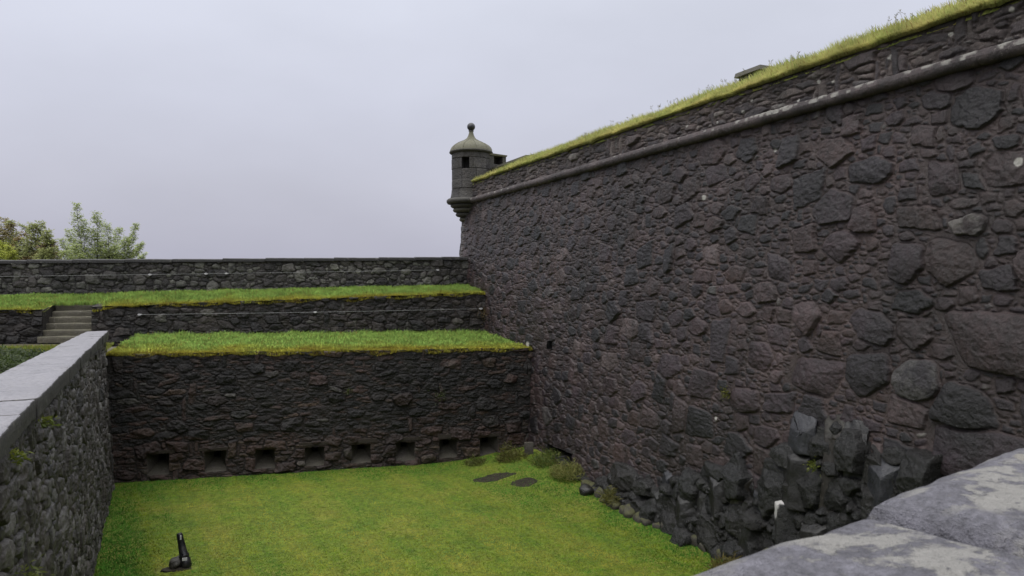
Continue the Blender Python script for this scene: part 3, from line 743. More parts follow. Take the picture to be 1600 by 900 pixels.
while s0 < 20:
    l_ = rnd.uniform(.8, 1.5); s1 = s0+l_-.012
    zc = 5.47-.015*(s0+l_/2); z1_ = zc+.095+rnd.uniform(-.008, .008)
    slab('coping_stone', [W3.p(s1, .07), W3.p(s0, .07), W3.p(s0, -.42), W3.p(s1, -.42)], zc, [z1_, z1_, z1_+.02, z1_+.02], M['coping_far'], pw, .02, .006, .12, s0)
    s0 += l_
mb = MB(); mb.hexa([(*W3.p(-.1, -.05), 3.9), (*W3.p(20, -.05), 3.9), (*W3.p(20, -.4), 3.9), (*W3.p(-.1, -.4), 3.9)], [(*W3.p(-.1, -.05), 5.465), (*W3.p(20, -.05), 5.165), (*W3.p(20, -.4), 5.165), (*W3.p(-.1, -.4), 5.465)]); mb.build('core', M['terrace'], pw)

# --- the steps
stp = empty('stone_steps', (*W2.p((ST0+ST1)/2), 3.0), 'short flight of worn mossy stone steps set in the terrace wall', 'steps')
for i in range(6):
    zt = 3.06+.168*(i+1)-.01; o1 = .22-.24*i
    l0, l1 = ST0+.03, ST1-.03+.02*(5-i)
    slab('step', [W2.p(l1, o1), W2.p(l0-.02*(5-i), o1), W2.p(l0, o1-.5), W2.p(l1, o1-.5)], zt-.165, [zt+rnd.uniform(-.018, .018) for _ in range(4)], M['step'], stp, .025, .014, .08, i*3.1)

# --- taut wires along the two walls
def wire(W, a0, a1, z0, z1, out, brs, label):
    w_ = empty('wall_wire', (*W.p(a0, out), z0), label, 'wire')
    mb = MB(); pts = []
    for k in range(9):
        t_ = k/8; pts.append((*W.p(a0+(a1-a0)*t_, out), z0+(z1-z0)*t_-.02*math.sin(math.pi*t_)))
    mb.tube(pts, .0045, 6); mb.build('wire', M['metal_wire'], w_)
    for b_ in brs:
        t_ = (b_-a0)/(a1-a0); zb = z0+(z1-z0)*t_-.02*math.sin(math.pi*t_)
        mb = MB(); c_ = W.p(b_, out-.05); mb.box((c_[0], c_[1], zb+.0), (.10, .11, .03), ED); mb.box((*W.p(b_, out+.012), zb), (.05, .025, .05), ED); mb.build('bracket', M['plate'], w_)
wire(W3, 1.1, 19.5, 5.12, 4.80, .13, (1.15, 7.8, 8.4, 10.0, 16.2), 'thin metal wire stretched along the grey far parapet wall')
wire(W2, .2, 10.15, 3.88, 3.80, .16, (.25, 5.3, 10.1), 'thin metal wire stretched along the dark terrace wall, ending right of the steps')

# =================================================================== SIDE WALL (left)
XL = lambda y: -1.28-.0254*(y-6.92)
WL = lambda y: np.interp(y, [3, 11.7, 20.5], [1.02, .76, .46])
sw = empty('side_wall', (XL(12), 12, 0), 'streaked rubble side wall of the ditch with a pale wet slab coping', 'wall')
U5 = axis(1.2, 20.4, .024); V5 = axis(-.1, 3.36, .0115)
S = layout(1.2, 20.4, -.1, 3.36, [(.16, .26, .35, .7, .25, None), (.09, .17, .3, .7, .65, None), (.045, .09, .35, .8, .9, None)], 19)
h, col, e = rubble(U5, V5, S, fine=.014, prot=.10, slope=.14, crag=.2, pale=.30, joint=.014)
def map_side(u_, v_, h_): return np.stack([-1.28-.0254*(u_-6.92)-.07+(3.4-v_)*.055+h_, u_, v_+0*h_], -1)
stone_sheet('masonry', U5, V5, h, col, map_side, M['side'], sw)
mb = MB(); mb.hexa([(-2.5, 1.2, 0), (-1.3, 1.2, 0), (-1.72, 20.4, 0), (-2.1, 20.4, 0)], [(-2.2, 1.2, 3.36), (-1.35, 1.2, 3.36), (-1.74, 20.4, 3.36), (-2.02, 20.4, 3.36)]); mb.build('core', M['terrace'], sw)
y0 = 1.2
while y0 < 20.4:
    l_ = rnd.uniform(.5, 1.15); y1 = min(20.5, y0+l_)
    if 20.5-y1 < .4: y1 = 20.5
    g_ = .006; sk = rnd.uniform(-.03, .03)
    z_ = 3.56+rnd.uniform(-.008, .008); oh = rnd.uniform(-.012, .014)
    slab('coping_stone', [(XL(y0)-WL(y0), y0+g_+sk), (XL(y0)+oh, y0+g_), (XL(y1)+oh+rnd.uniform(-.01, .01), y1-g_), (XL(y1)-WL(y1), y1-g_+sk)], 3.375, [z_-.01, z_+rnd.uniform(-.01, .01), z_+rnd.uniform(-.01, .01), z_-.01], M['coping_left'], sw, .022, .008, .06, y0, M['fascia'])
    y0 = y1

# =================================================================== GROUND
def sheet(name, P, mat, kind='structure'):
    o_ = link(name, mesh_np(name, P.reshape(-1, 3), grid_faces(P.shape[0], P.shape[1])), mat); return tag(o_, kind=kind)
g = np.linspace(-1500, 1500, 61); XX, YY = np.meshgrid(g, g)
sheet('ground', np.stack([XX, YY, -.25+0*XX], -1), M['path'])
def lawn_z(x, y):
    q = W1.p(.3)
    d = np.hypot((x-8.3)*.9, (y-17.6)*.6)
    return .02*fbm(x, y, 1, .5, 3)+.26*np.exp(-(d/1.3)**2)+.10*np.exp(-((x-8.6)/.7)**2)-.03
xs = np.linspace(-2.2, 9.0, 170); ys = np.linspace(0.5, 21, 260); XX, YY = np.meshgrid(xs, ys)
sheet('lawn', np.stack([XX, YY, lawn_z(XX, YY)], -1), M['lawn'])
def inside_lawn(x, y):
    back = ((np.stack([x, y], -1)-W1.p(0)[None, :])@NO) > .17
    return back & (x > XL(y)+.13) & (x < 8.52+.16*np.sin(y*1.7)+.08*np.sin(y*4.1))
# dark worn patch in the lawn
def patch_d(x, y):
    d1 = np.hypot((x-6.82)/.55, (y-16.75)/.26)+.5*fbm(x, y, 3, 2.6, 5); d2 = np.hypot((x-7.25)/.32, (y-16.0)/.30)+.5*fbm(x, y, 5, 2.6, 5)
    return np.minimum(d1, d2)
IP = np.array((.03, 13.72))                          # iron post base
_rb = np.random.RandomState(8)
def bare(x, y): return (_rb.rand(len(x)) < .80) & ((patch_d(x, y)+_rb.normal(0, .16, len(x)) < .85) | (np.hypot((x-IP[0]+.12)/.42, (y-IP[1]+.02)/.20)+.7*fbm(x, y, 3, 3.5, 5)+_rb.normal(0, .14, len(x)) < .7))
rg = np.random.RandomState(41)
n = 620000
d_ = 1/(1/8.-rg.rand(n)*(1/8.-1/20.5))            # denser towards the viewer
tt = rg.uniform(-.68, .55, n); la = tt*d_
x = la*.9171+d_*.3987; y = -la*.3987+d_*.9171
ok = inside_lawn(x, y) & ~bare(x, y); x, y = x[ok], y[ok]; n = len(x)
z = lawn_z(x, y)-.006
edge_d = np.minimum(np.minimum(x-XL(y)-.13, 8.55-x), ((np.stack([x, y], -1)-W1.p(0)[None, :])@NO)-.17)
lush = sstep(1.5, .2, edge_d+.7*fbm(x, y, 2, .9, 3))
lush = np.maximum(lush, .9*np.exp(-(np.hypot(x-7.6, (y-16)*.7)/1.5)**2))
stripe = np.sin((x*.94+y*.12)*2*np.pi/1.05)
stripe2 = np.sin((x*1.0+y*.12)*2*np.pi/.31)
t = np.clip(.56+.38*fbm(x, y, 0, .45, 4)+.55*fbm(x*.8, y*2, 3, 2.6, 5)+.24*stripe+.12*stripe2-.75*lush+rg.normal(0, .04, n), 0, 1)
c = np.where((t < .5)[:, None], mixc((.045, .145, .014), (.140, .190, .014), np.clip(t*2, 0, 1)), mixc((.140, .190, .014), (.240, .222, .034), np.clip(t*2-1, 0, 1)))
c *= (.97+.06*rg.rand(n)+.16*fbm(x*.7, y*1.8, 9, 4.5, 4))[:, None]
tag(blades('lawn_grass', np.stack([x, y, z], 1), .013+.012*rg.rand(n)+.03*lush*rg.rand(n), .013+.009*rg.rand(n), rg.normal(0, .02, (n, 2)), c, c*1.08, rg=rg), 'short mown green and yellowish grass of the ditch lawn', 'grass', kind='stuff')
xs = np.linspace(5.9, 8.0, 110); ys = np.linspace(15.2, 17.5, 110); XX, YY = np.meshgrid(xs, ys)
pd = patch_d(XX, YY); ZZ = lawn_z(XX, YY)+.004-.06*sstep(.85, 1.25, pd)+.018*np.abs(fbm(XX, YY, 1, 5, 5))*sstep(1., .7, pd)
sheet('bare_soil', np.stack([XX, YY, ZZ], -1), M['soil'])

# lower terrace
ss = np.linspace(-.4, 10.64, 150); ts = np.linspace(.03, 4.0, 40); SS, TT = np.meshgrid(ss, ts)
def t1_z(s_, t_): return 2.92+.008*s_+.16*sstep(0, 4, t_)+.035*fbm(s_, t_, 1, .7, 4)*sstep(0, .5, t_)
def cross_pts(W, s_, t_): return W.o[0]+ED[0]*s_-NO[0]*t_, W.o[1]+ED[1]*s_-NO[1]*t_
X_, Y_ = cross_pts(W1, SS, TT)
sheet('lower_terrace', np.stack([X_, Y_, t1_z(SS, TT)], -1), M['turf'])
def terrace_grass(name, W, zf, s0, s1, t0, t1, n, label, seed, hmin, hmax, skip=None, longback=1.):
    rg = np.random.RandomState(seed)
    s_ = rg.uniform(s0, s1, n); t_ = t0+(t1-t0)*rg.rand(n)**1.25
    if skip is not None:
        ok = ~skip(s_, t_); s_, t_ = s_[ok], t_[ok]; n = len(s_)
    edge = np.clip(1.0-(t_-t0)/(.42*(t1-t0))+.9*fbm(s_, t_, 4, .9, 5), 0, 1)
    drp = .02+.16*np.clip(fbm(s_, 0*s_, 3, 1.3, 5)+.25, 0, 1); x, y = cross_pts(W, s_, np.where(t_ < 0, t_*.5, t_)+.03*fbm(s_, 0*s_, 3, 2, 3)); z = zf(s_, np.maximum(t_, 0))-.012-drp*np.clip(-t_/.1, 0, 1)
    tuft = np.clip(fbm(s_, t_, 8, 1.7, 4)+.15, 0, 1)
    hh = (hmin+(hmax-hmin)*rg.rand(n))*(1-.45*edge)*(1+longback*1.3*tuft*(1-edge)+longback*.9*sstep(.6, 1, (t_-t0)/(t1-t0))*rg.rand(n))
    c = np.where((edge < .5)[:, None], mixc((.19, .31, .065), (.31, .36, .06), np.clip(edge*2+rg.normal(0, .15, n), 0, 1)), mixc((.31, .36, .06), (.42, .37, .05), np.clip(edge*2-1+rg.normal(0, .15, n), 0, 1)))
    br = (rg.rand(n) < .07+.30*edge*(fbm(s_, t_, 11, 1.1, 3) > .12)); c[br] = np.array((.20, .125, .035))
    c *= (.88+.24*rg.rand(n))[:, None]
    gapm = (t_ < .05) & (fbm(s_, 0*s_, 21, 2.1, 5) > .12); hh[gapm] *= .25
    ln = np.stack([rg.normal(0, .35, n)*hh+NO[0]*edge*.03, rg.normal(0, .35, n)*hh+NO[1]*edge*.03], 1)
    return tag(blades(name, np.stack([x, y, z], 1), hh, .010+.008*rg.rand(n), ln, c, c*1.15, two=True, rg=rg), label, 'grass', kind='stuff')
terrace_grass('lower_terrace_grass', W1, t1_z, -.2, 10.62, -.10, 3.7, 90000, 'bright grass strip with yellow mossy edge on top of the ditch wall', 43, .05, .11)
# upper terrace
ss = np.unique(np.concatenate([np.linspace(-.4, 20, 180), [ST0+.01, ST1-.01]])); ts = np.linspace(.03, 2.1, 26); SS, TT = np.meshgrid(ss, ts)
def t2_z(s_, t_): return 4.37-.032*s_+(.19+.012*s_)*sstep(-.2, 1.7, t_)+.03*fbm(s_, t_, 6, .8, 4)*sstep(0, .4, t_)-.13*np.exp(-((s_-11.97)/.8)**4)*sstep(1.9, 1.0, t_)
X_, Y_ = cross_pts(W2, SS, TT)
Zt = t2_z(SS, TT); stair = (SS > ST0+.015) & (SS < ST1-.015) & (TT < 1.05)
keep = ~(stair[:-1, :-1] | stair[1:, 1:] | stair[:-1, 1:] | stair[1:, :-1])
o = link('upper_terrace', mesh_np('upper_terrace', np.stack([X_, Y_, Zt], -1).reshape(-1, 3), grid_faces(len(ts), len(ss), keep)), M['turf']); tag(o, kind='structure')
terrace_grass('upper_terrace_grass', W2, t2_z, -.15, 19.8, -.10, 1.8, 100000, 'rough grass strip with brown edge between terrace wall and far parapet', 44, .05, .11, lambda a, b: (a > ST0-.02) & (a < ST1+.02) & (b < .80), .5)
# ground on the outer side of the side wall
xs = np.linspace(-16, -1.75, 50); ys = np.linspace(-6, 26, 90); XX, YY = np.meshgrid(xs, ys)
lim = W2.o[1]+(XX-W2.o[0])*(-ED[1]/-ED[0])
YY = np.minimum(YY, W2.o[1]+(W2.o[0]-XX)*(.1564/.9877)+.02)
inner = np.where(YY < 20.4, -1.75-.0254*(YY-6.9)-.15, -1.45)
XX = np.minimum(XX, inner)
sheet('upper_ground', np.stack([XX, YY, 3.02+.03*fbm(XX, YY, 2, .6, 3)], -1), M['path'])
rg = np.random.RandomState(45); n = 9000
x = rg.uniform(-6, -1.7, n); y = rg.uniform(20.2, 23.2, n); ok = (W2.o[1]+(W2.o[0]-x)*.1584-y > .02) & ((x < -2.1) | (y > 20.5)); x, y = x[ok], y[ok]; n = len(x)
c = mixc((.12, .2, .03), (.22, .19, .03), rg.rand(n))
tag(blades('path_grass', np.stack([x, y, 3.02+0*x], 1), .04+.07*rg.rand(n), .012+0*x, rg.normal(0, .02, (n, 2)), c, rg=rg, two=True), 'patchy grass at the foot of the stone steps', 'grass', kind='stuff')

# =================================================================== ROCKS
def rock_mesh(c, size, seed, planes=9, sub=4, amp=.05, top=None, yaw=0., sharp=1.):
    rg = np.random.RandomState(seed)
    bm = bmesh.new(); bmesh.ops.create_icosphere(bm, subdivisions=sub, radius=1)
    D = np.array([v.co[:] for v in bm.verts]); F = np.array([[v.index for v in f.verts] for f in bm.faces]); bm.free()
    N = unit(rg.normal(size=(planes, 3))); rad = rg.uniform(.72, 1.0, planes)
    ang = np.arange(6)*np.pi/3+rg.uniform(0, 1)+rg.normal(0, .2, 6)
    N2 = unit(np.stack([np.cos(ang), np.sin(ang), rg.normal(0, .12, 6)], 1)); N = np.concatenate([N, N2]); rad = np.concatenate([rad, rg.uniform(.72, .95, 6)])
    dn = D@N.T; k = np.where(dn > .05, rad[None, :]/np.maximum(dn, .05), 9.)
    p = 14*sharp; r_ = (k**-p).sum(1)**(-1/p)
    r_ = np.minimum(r_, 1.35)
    P = D*r_[:, None]
    P += D*(fbm(P[:, 0]+seed, P[:, 1], P[:, 2], 1.8, 5, .6)*amp)[:, None]
    P = P*np.array(size)[None, :]
    cy, sy = math.cos(yaw), math.sin(yaw)
    P = np.stack([P[:, 0]*cy-P[:, 1]*sy, P[:, 0]*sy+P[:, 1]*cy, P[:, 2]], 1)+np.array(c)[None, :]
    return P, F
def rock(name, c, size, seed, mat, parent=None, **kw):
    P, F = rock_mesh(c, size, seed, **kw)
    return link(name, mesh_np(name, P, F), M[mat], parent)
oc = empty('rock_outcrop', (8.4, 9, 0), 'black columnar bedrock outcrop under the foot of the rampart wall', 'rock')
ztop = lambda y: np.interp(y, [4, 6.4, 6.75, 7.6, 7.7, 8.9, 9.3, 9.6, 10.5, 11.5, 12.5, 13.5, 14.5, 16, 18, 18.6], [2.1, 2.3, 2.55, 2.5, 2.82, 2.85, 1.9, 1.55, 1.5, 1.25, .95, .75, .5, .35, .3, .3])
Uo = U[(U > 4.2) & (U < 18.5)]; Vo = axis(-.15, 3.0, .0145)
fb = []
S = layout(4.2, 18.5, -.15, 3.0, [(.18, .30, .8, 1.9, .62, None), (.10, .18, .7, 1.6, .8, None), (.05, .10, .6, 1.3, .92, None)], 25, .02, fb)
h, col, e, ID, F1 = rubble(Uo, Vo, S, grow=.05, gap=.004, rim=.035, fine=.035, prot=.55, slope=.45, dome=.0, crag=.10, power=24, pale=.01, keepid=True, chamfer=.6, joint=.04)
lowr = np.clip((ztop(S.cx)-S.cy)/np.maximum(ztop(S.cx), .5), 0, 1)
off = np.where(S.cy < ztop(S.cx), .03+.22*lowr+S.rg.uniform(-.05, .09, len(S.cx)), -.6)
of = off[ID]
for _k in range(5):
    q_ = np.pad(of, 1, mode='edge'); of = (q_[:-2, 1:-1]+q_[2:, 1:-1]+q_[1:-1, :-2]+q_[1:-1, 2:]+q_[1:-1, 1:-1])/5
ho = h+of; ho[-1] = -.6; ho[:, 0] = ho[:, -1] = -.6
keep_o = ho > -.3
col[..., 0] *= .85; col[..., 2] *= .3
ii = (keep_o[:-1, :-1] | keep_o[1:, 1:] | keep_o[:-1, 1:] | keep_o[1:, :-1])
P = np.stack([XW(Vo)[:, None]-ho, Uo[None, :]+0*ho, Vo[:, None]+0*ho], -1)
link('rock_face', mesh_np('rock_face', P.reshape(-1, 3), grid_faces(len(Vo), len(Uo), ii), col.reshape(-1, 4)), M['crag'], oc)
def block(c, size, seed, mat, top=.35, n=6, label=None, parent=oc, lean=0., rough=1., tilt=1.):
    # one jointed block: irregular prism with a slanting broken top, slightly bevelled and roughened
    rg = np.random.RandomState(seed); bm = bmesh.new()
    an = np.sort((np.arange(n)+rg.uniform(-.25, .25, n))*2*np.pi/n+rg.uniform(0, 6))
    for a_ in an:
        r_ = rg.uniform(.85, 1.05); x_, y_ = math.cos(a_)*r_, math.sin(a_)*r_
        bm.verts.new((x_*1.05, y_*1.05, -1))
        zt = 1-top*max(0, -x_+.25)*rg.uniform(.5, 1.1)-rg.uniform(0, .10)      # the outward side is broken lower
        bm.verts.new((x_*.96+lean, y_*.96, zt))
        if rg.rand() < .5: bm.verts.new((x_*1.06+lean*.4, y_*1.04, rg.uniform(-.3, .35)))
    bm.verts.new((.35+lean, rg.uniform(-.3, .3), 1.05))
    r = bmesh.ops.convex_hull(bm, input=bm.verts); bmesh.ops.delete(bm, geom=[v for v in r['geom_interior'] if isinstance(v, bmesh.types.BMVert)], context='VERTS')
    for v in bm.verts: v.co = Vector((v.co.x*size[0], v.co.y*size[1], v.co.z*size[2]))
    bmesh.ops.dissolve_limit(bm, angle_limit=R(9), verts=bm.verts, edges=bm.edges)
    bmesh.ops.bevel(bm, geom=list(bm.edges), offset=.022, segments=2, affect='EDGES', profile=.6)
    bmesh.ops.triangulate(bm, faces=bm.faces)
    for _ in range(4):
        lg = [e for e in bm.edges if e.calc_length() > .05]
        if not lg: break
        bmesh.ops.subdivide_edges(bm, edges=lg, cuts=1); bmesh.ops.triangulate(bm, faces=bm.faces)
    bm.normal_update(); co = np.array([v.co[:] for v in bm.verts])+np.array(c); no = np.array([v.normal[:] for v in bm.verts])
    tl = rg.normal(0, .10, 2)*tilt; zc_ = co[:, 2]-c[2]; co[:, 1] += zc_*tl[0]; co[:, 0] += zc_*abs(tl[1])*.8
    d_ = fbm(co[:, 0], co[:, 1], co[:, 2]*.7, 4.5, 6, .6)*.055*rough-.02*np.maximum(0, fbm(co[:, 0], co[:, 1], co[:, 2], 2.1, 3))
    co += no*d_[:, None]
    F_ = np.array([[v.index for v in f.verts] for f in bm.faces]); bm.free()
    cl = None
    if mat == 'limed':
        q_ = fbm(co[:, 0], co[:, 1], co[:, 2], 13, 3)*.35
        k_ = np.maximum(sstep(1., .85, np.hypot((co[:, 1]-9.10)/.12, (co[:, 2]-1.22)/.17)+q_), sstep(1., .85, np.hypot((co[:, 1]-8.96)/.26, (co[:, 2]-1.38)/.05)+q_))
        cl = np.stack([0*k_+.2, 0*k_+1, k_, 0*k_], -1)
    me = mesh_np('basalt_block', co, F_, cl)
    o_ = link('basalt_block', me, M[mat], parent)
    if label: o_['label'] = label
    return o_
# (y, z centre, half depth, half width, half height, material, top slant)
for i, (y_, z_, sx_, sy_, sz_, m_, tp_, lb_) in enumerate((
    (8.80, 2.50, .20, .29, .32, 'basalt_blue', .9, 'blue grey broken block at the top of the pillar'), (8.88, 1.80, .27, .33, .46, 'basalt', .5, None), (9.04, 1.02, .33, .31, .42, 'limed', .3, 'black block with a white bird stain'),
    (8.26, 1.95, .16, .24, .88, 'basalt_brown', .3, None), (7.84, 1.85, .14, .24, .90, 'basalt', .35, None), (7.28, 2.05, .34, .37, .46, 'basalt_blue', 1.25, 'large wet block with a slanting blue grey top'), (7.12, 1.2, .40, .44, .50, 'basalt', .1, None),
    (6.35, 1.9, .22, .40, .40, 'basalt', .5, None), (5.6, 1.8, .28, .42, .5, 'basalt', .4, None), (8.35, .75, .36, .32, .62, 'basalt', .6, None), (7.7, .6, .42, .4, .6, 'basalt_brown', .5, None),
    (9.22, .95, .20, .17, .78, 'basalt', .3, None), (9.66, 1.28, .20, .19, .24, 'basalt_blue', 1.0, 'small block with a pale sky-lit wet face'), (9.75, .62, .30, .27, .46, 'basalt', .5, None), (10.18, .85, .22, .20, .72, 'basalt_brown', .35, None), (10.58, .78, .26, .20, .76, 'basalt', .3, None),
    (10.98, .72, .24, .22, .55, 'basalt', .5, None), (11.42, .62, .32, .29, .46, 'basalt', .8, None), (12.18, .86, .22, .23, .36, 'basalt_blue', .8, None), (12.3, .42, .30, .33, .34, 'basalt', .5, None))):
    hero = y_ < 9.1
    block((XW(z_)+(.0 if hero else .05)+rnd.uniform(-.04, .04), y_+rnd.uniform(-.03, .03), z_-.03), (sx_, sy_*(1.08 if hero else 1.2), sz_*1.05), 700+i, m_, tp_, rnd.choice((5, 6, 6, 7)), lb_, rough=(1.1 if sz_ > .8 else .5) if hero else .9, tilt=.5 if hero else 1.)
# mossy rubble along the lawn edge
for i in range(26):
    y_ = 8.9+i*.27+rnd.uniform(-.06, .06); x_ = 8.35+.12*math.sin(y_*1.3)-.02*rnd.random()-.10*max(0, (12-y_)/3)
    s_ = rnd.uniform(.12, .2)
    o = rock('edging_stone', (x_, y_, .03+rnd.uniform(-.01, .04)), (s_*.9, s_*1.2, s_*rnd.uniform(.6, .9)), 300+i, 'basalt_moss', None, planes=6, sub=3, amp=.12)
    tag(o, 'low mossy stone in the rough row edging the lawn below the rampart', 'stone', 'mossy stones along the lawn edge')
o = rock('boulder', (8.12, 14.6, .12), (.17, .2, .18), 351, 'basalt', None, sub=3, amp=.1); tag(o, 'small dark lone boulder on the lawn by the yellow weeds', 'boulder')
o = rock('boulder', (7.95, 8.55, .62), (.34, .30, .22), 352, 'basalt_moss', None, sub=3, amp=.1); tag(o, 'mossy topped boulder below the black outcrop beside the coping', 'boulder')
sl = slab('upright_slab', [(8.02, 17.62), (8.24, 17.57), (8.25, 17.64), (8.03, 17.69)], .15, .62, M['recess'], None, .01, .004, .05, 5.)
tag(sl, 'small pale stone slab standing upright among the corner weeds', 'slab')

# weeds in the ditch corner
def weed(c, r_, hgt, n, cols, label, seed, group=None):
    rg = np.random.RandomState(seed); a_ = rg.uniform(0, 6.28, n); q = r_*np.sqrt(rg.rand(n))
    hh = hgt*(1-.6*(q/r_)**2)*rg.uniform(.35, 1, n)
    P = np.stack([c[0]+q*np.cos(a_), c[1]+q*np.sin(a_), c[2]+hh*rg.rand(n)], 1)
    hh *= 1+.8*np.clip(fbm(P[:, 0], P[:, 1], 3, 3.2, 3), -.6, 1); P[:, 2] = c[2]+hh*rg.rand(n)
    D = unit(np.stack([rg.normal(0, .8, n), rg.normal(0, .8, n), rg.normal(.7, .5, n)], 1)); Nn = unit(np.cross(D, rg.normal(0, 1, (n, 3))))
    cl = mixc(cols[0], cols[1], rg.rand(n))*(.7+.6*rg.rand(n))[:, None]
    o_ = leaves('weed_clump', P, D, Nn, rg.uniform(.06, .22, n), rg.uniform(.008, .022, n), cl, M['leaf'], None)
    return tag(o_, label, 'weeds', group)
weed((7.75, 17.75, .12), .42, .5, 1300, ((.09, .085, .025), (.17, .17, .05)), 'olive brown weed clump in the ditch corner left of the upright slab', 61)
weed((8.3, 16.85, .2), .45, .42, 1400, ((.07, .12, .025), (.19, .20, .055)), 'green and tan weed clump right of the upright slab', 62)
weed((8.3, 15.75, .15), .45, .5, 1700, ((.13, .16, .04), (.28, .26, .09)), 'pale yellow weed clump at the foot of the rampart wall', 63)
weed((6.9, 18.15, .02), .3, .22, 500, ((.09, .10, .03), (.15, .16, .045)), 'low olive weeds in front of the last loophole', 64)
weed((7.95, 9.6, .10), .3, .28, 900, ((.08, .08, .02), (.19, .15, .05)), 'yellow brown grass tuft at the near end of the mossy stone row', 65)
weed((8.22, 13.7, .1), .22, .35, 500, ((.10, .11, .03), (.2, .18, .06)), 'small yellowish weed tuft among the mossy edging stones', 66)

# little plants rooted in wall joints
def wall_plant(p_, out, n, r_, cols, label, seed):
    rg = np.random.RandomState(seed); out = np.array(out, float)
    P = np.array(p_)[None, :]+rg.normal(0, r_*.4, (n, 3))+out[None, :]*np.abs(rg.normal(0, r_*.3, (n, 1)))
    D = unit(rg.normal(0, .7, (n, 3))+out[None, :]+np.array([0, 0, .2])); Nn = unit(np.cross(D, rg.normal(0, 1, (n, 3))))
    cl = mixc(cols[0], cols[1], rg.rand(n))
    tag(leaves('joint_plant', P, D, Nn, rg.uniform(.03, .08, n), rg.uniform(.012, .03, n), cl, M['leaf'], None), label, 'plant')
gy = ((.07, .10, .02), (.17, .19, .03))
wall_plant((XL(9.0)+.02, 9.0, 3.30), (1, 0, 0), 60, .08, gy, 'small yellow green plant under the side wall coping, the farther of two', 71)
wall_plant((XL(7.35)+.02, 7.35, 3.28), (1, 0, 0), 50, .07, gy, 'small yellow green plant under the side wall coping, the nearer of two', 72)
wall_plant((XL(7.0)+.12, 7.0, 2.35), (1, 0, 0), 150, .16, ((.09, .12, .025), (.17, .19, .05)), 'trailing green plant low on the streaked side wall', 73)
wall_plant((XW(2.85)-.06, 10.55, 2.78), (-1, 0, 0), 120, .12, ((.07, .08, .02), (.15, .15, .03)), 'mossy green tuft among small stones left of the black outcrop', 74)
wall_plant((XW(2.2)-.25, 8.35, 2.05), (-1, 0, 0), 80, .09, ((.09, .12, .02), (.18, .2, .04)), 'tiny fern between the tall black rock columns', 75)
wall_plant((*W1.p(2.6, .12), 1.75), (NO[0], NO[1], 0), 120, .2, ((.035, .05, .012), (.06, .08, .02)), 'dark green fern patch high on the ditch wall near its right end', 76)
wall_plant((*W1.p(4.95, .12), 1.95), (NO[0], NO[1], 0), 60, .11, ((.05, .07, .015), (.09, .11, .03)), 'small green fern in the middle of the ditch wall', 77)
wall_plant((XW(4.2)-.04, 22.2, 3.75), (-1, -.4, 0), 160, .28, ((.10, .075, .035), (.17, .12, .05)), 'brown dry creeper where terrace wall meets the rampart', 78)

# ================================================================== IRON POST ON THE LAWN
ip = empty('iron_post', (IP[0], IP[1], 0), 'glossy black tapered iron post standing tilted on the lawn in bare earth', 'post')
def pl(k): return (IP[0]+(-.115)*k*.917+.02, IP[1]+.05*k, -.02+.56*k)
mb = MB(); mb.tube([pl(0), pl(.04), pl(.24), pl(.26), pl(.36), pl(.38), pl(.8), pl(.96), pl(1.0)], [.088, .094, .088, .078, .076, .068, .052, .048, .036], 20); mb.build('shaft', M['iron'], ip, angle=40)
mb = MB(); mb.tube([pl(.30), pl(.36)], [.085, .084], 20); mb.build('collar', M['iron'], ip, angle=40)
mb = MB(); q = pl(.24); mb.box((q[0]+.0, q[1]-.088, q[2]+.02), (.075, .012, .045)); mb.build('name_plate', M['plate'], ip)
mb = MB(); q = pl(.9); mb.box((q[0]+.012, q[1]-.055, q[2]), (.022, .01, .07)); mb.build('top_highlight', M['plate'], ip)  # pale strip standing in for the highlight near the post's top
rock_o = rock('foot_block', (IP[0]-.14, IP[1]-.01, .06), (.12, .11, .10), 401, 'basalt_brown', ip, sub=3, amp=.15)
P_, F_ = rock_mesh((IP[0]-.14, IP[1]-.03, -.03), (.24, .15, .042), 402, sub=4, amp=.5); o = link('soil_mound', mesh_np('soil_mound', P_, F_), M['soil']); tag(o, kind='structure')

# =================================================================== TREES AND HEDGE
def hedge(name, boxes, n, label, seed):
    rg = np.random.RandomState(seed); Ps = []
    hd = empty(name, (boxes[0][0], boxes[0][1], 3.0), label, 'hedge')
    for (cx, cy, cz, rx, ry, rz) in boxes:
        m = n//len(boxes); d = unit(rg.normal(0, 1, (m, 3))); d[:, 2] = np.abs(d[:, 2]); r_ = (.72+.34*rg.rand(m))*(1+.22*fbm(d[:, 0]*2+cx, d[:, 1]*2+cy, d[:, 2]*2, 1.5, 4))
        Ps.append(np.array((cx, cy, cz))+d*r_[:, None]*np.array((rx, ry, rz)))
    P = np.concatenate(Ps); m = len(P)
    D = unit(rg.normal(0, 1, (m, 3))*np.array((1, 1, .45))+np.array((0, 0, .1))); Nn = unit(np.cross(D, rg.normal(0, .3, (m, 3))+np.array((0, 0, 1))))
    t_ = np.clip(.4+.9*fbm(P[:, 0], P[:, 1], P[:, 2], 1.3, 4)+rg.normal(0, .2, m), 0, 1)
    c = mixc((.018, .032, .010), (.075, .105, .026), t_)
    leaves('foliage', P, D, Nn, rg.uniform(.06, .13, m), rg.uniform(.02, .045, m), c, M['leaf'], hd)
    mb = MB()
    for (cx, cy, cz, rx, ry, rz) in boxes:
        for k in range(7):
            a_ = rnd.random()*6.28; mb.tube([(cx, cy, 2.95), (cx+rx*.4*math.cos(a_), cy+ry*.4*math.sin(a_), cz+rz*.3), (cx+rx*.75*math.cos(a_), cy+ry*.75*math.sin(a_), cz+rz*.55)], [.03, .02, .008], 5)
    mb.tube([(b_[0], b_[1], 2.96) for b_ in boxes], .03, 5); mb.build('stems', M['bark'], hd)
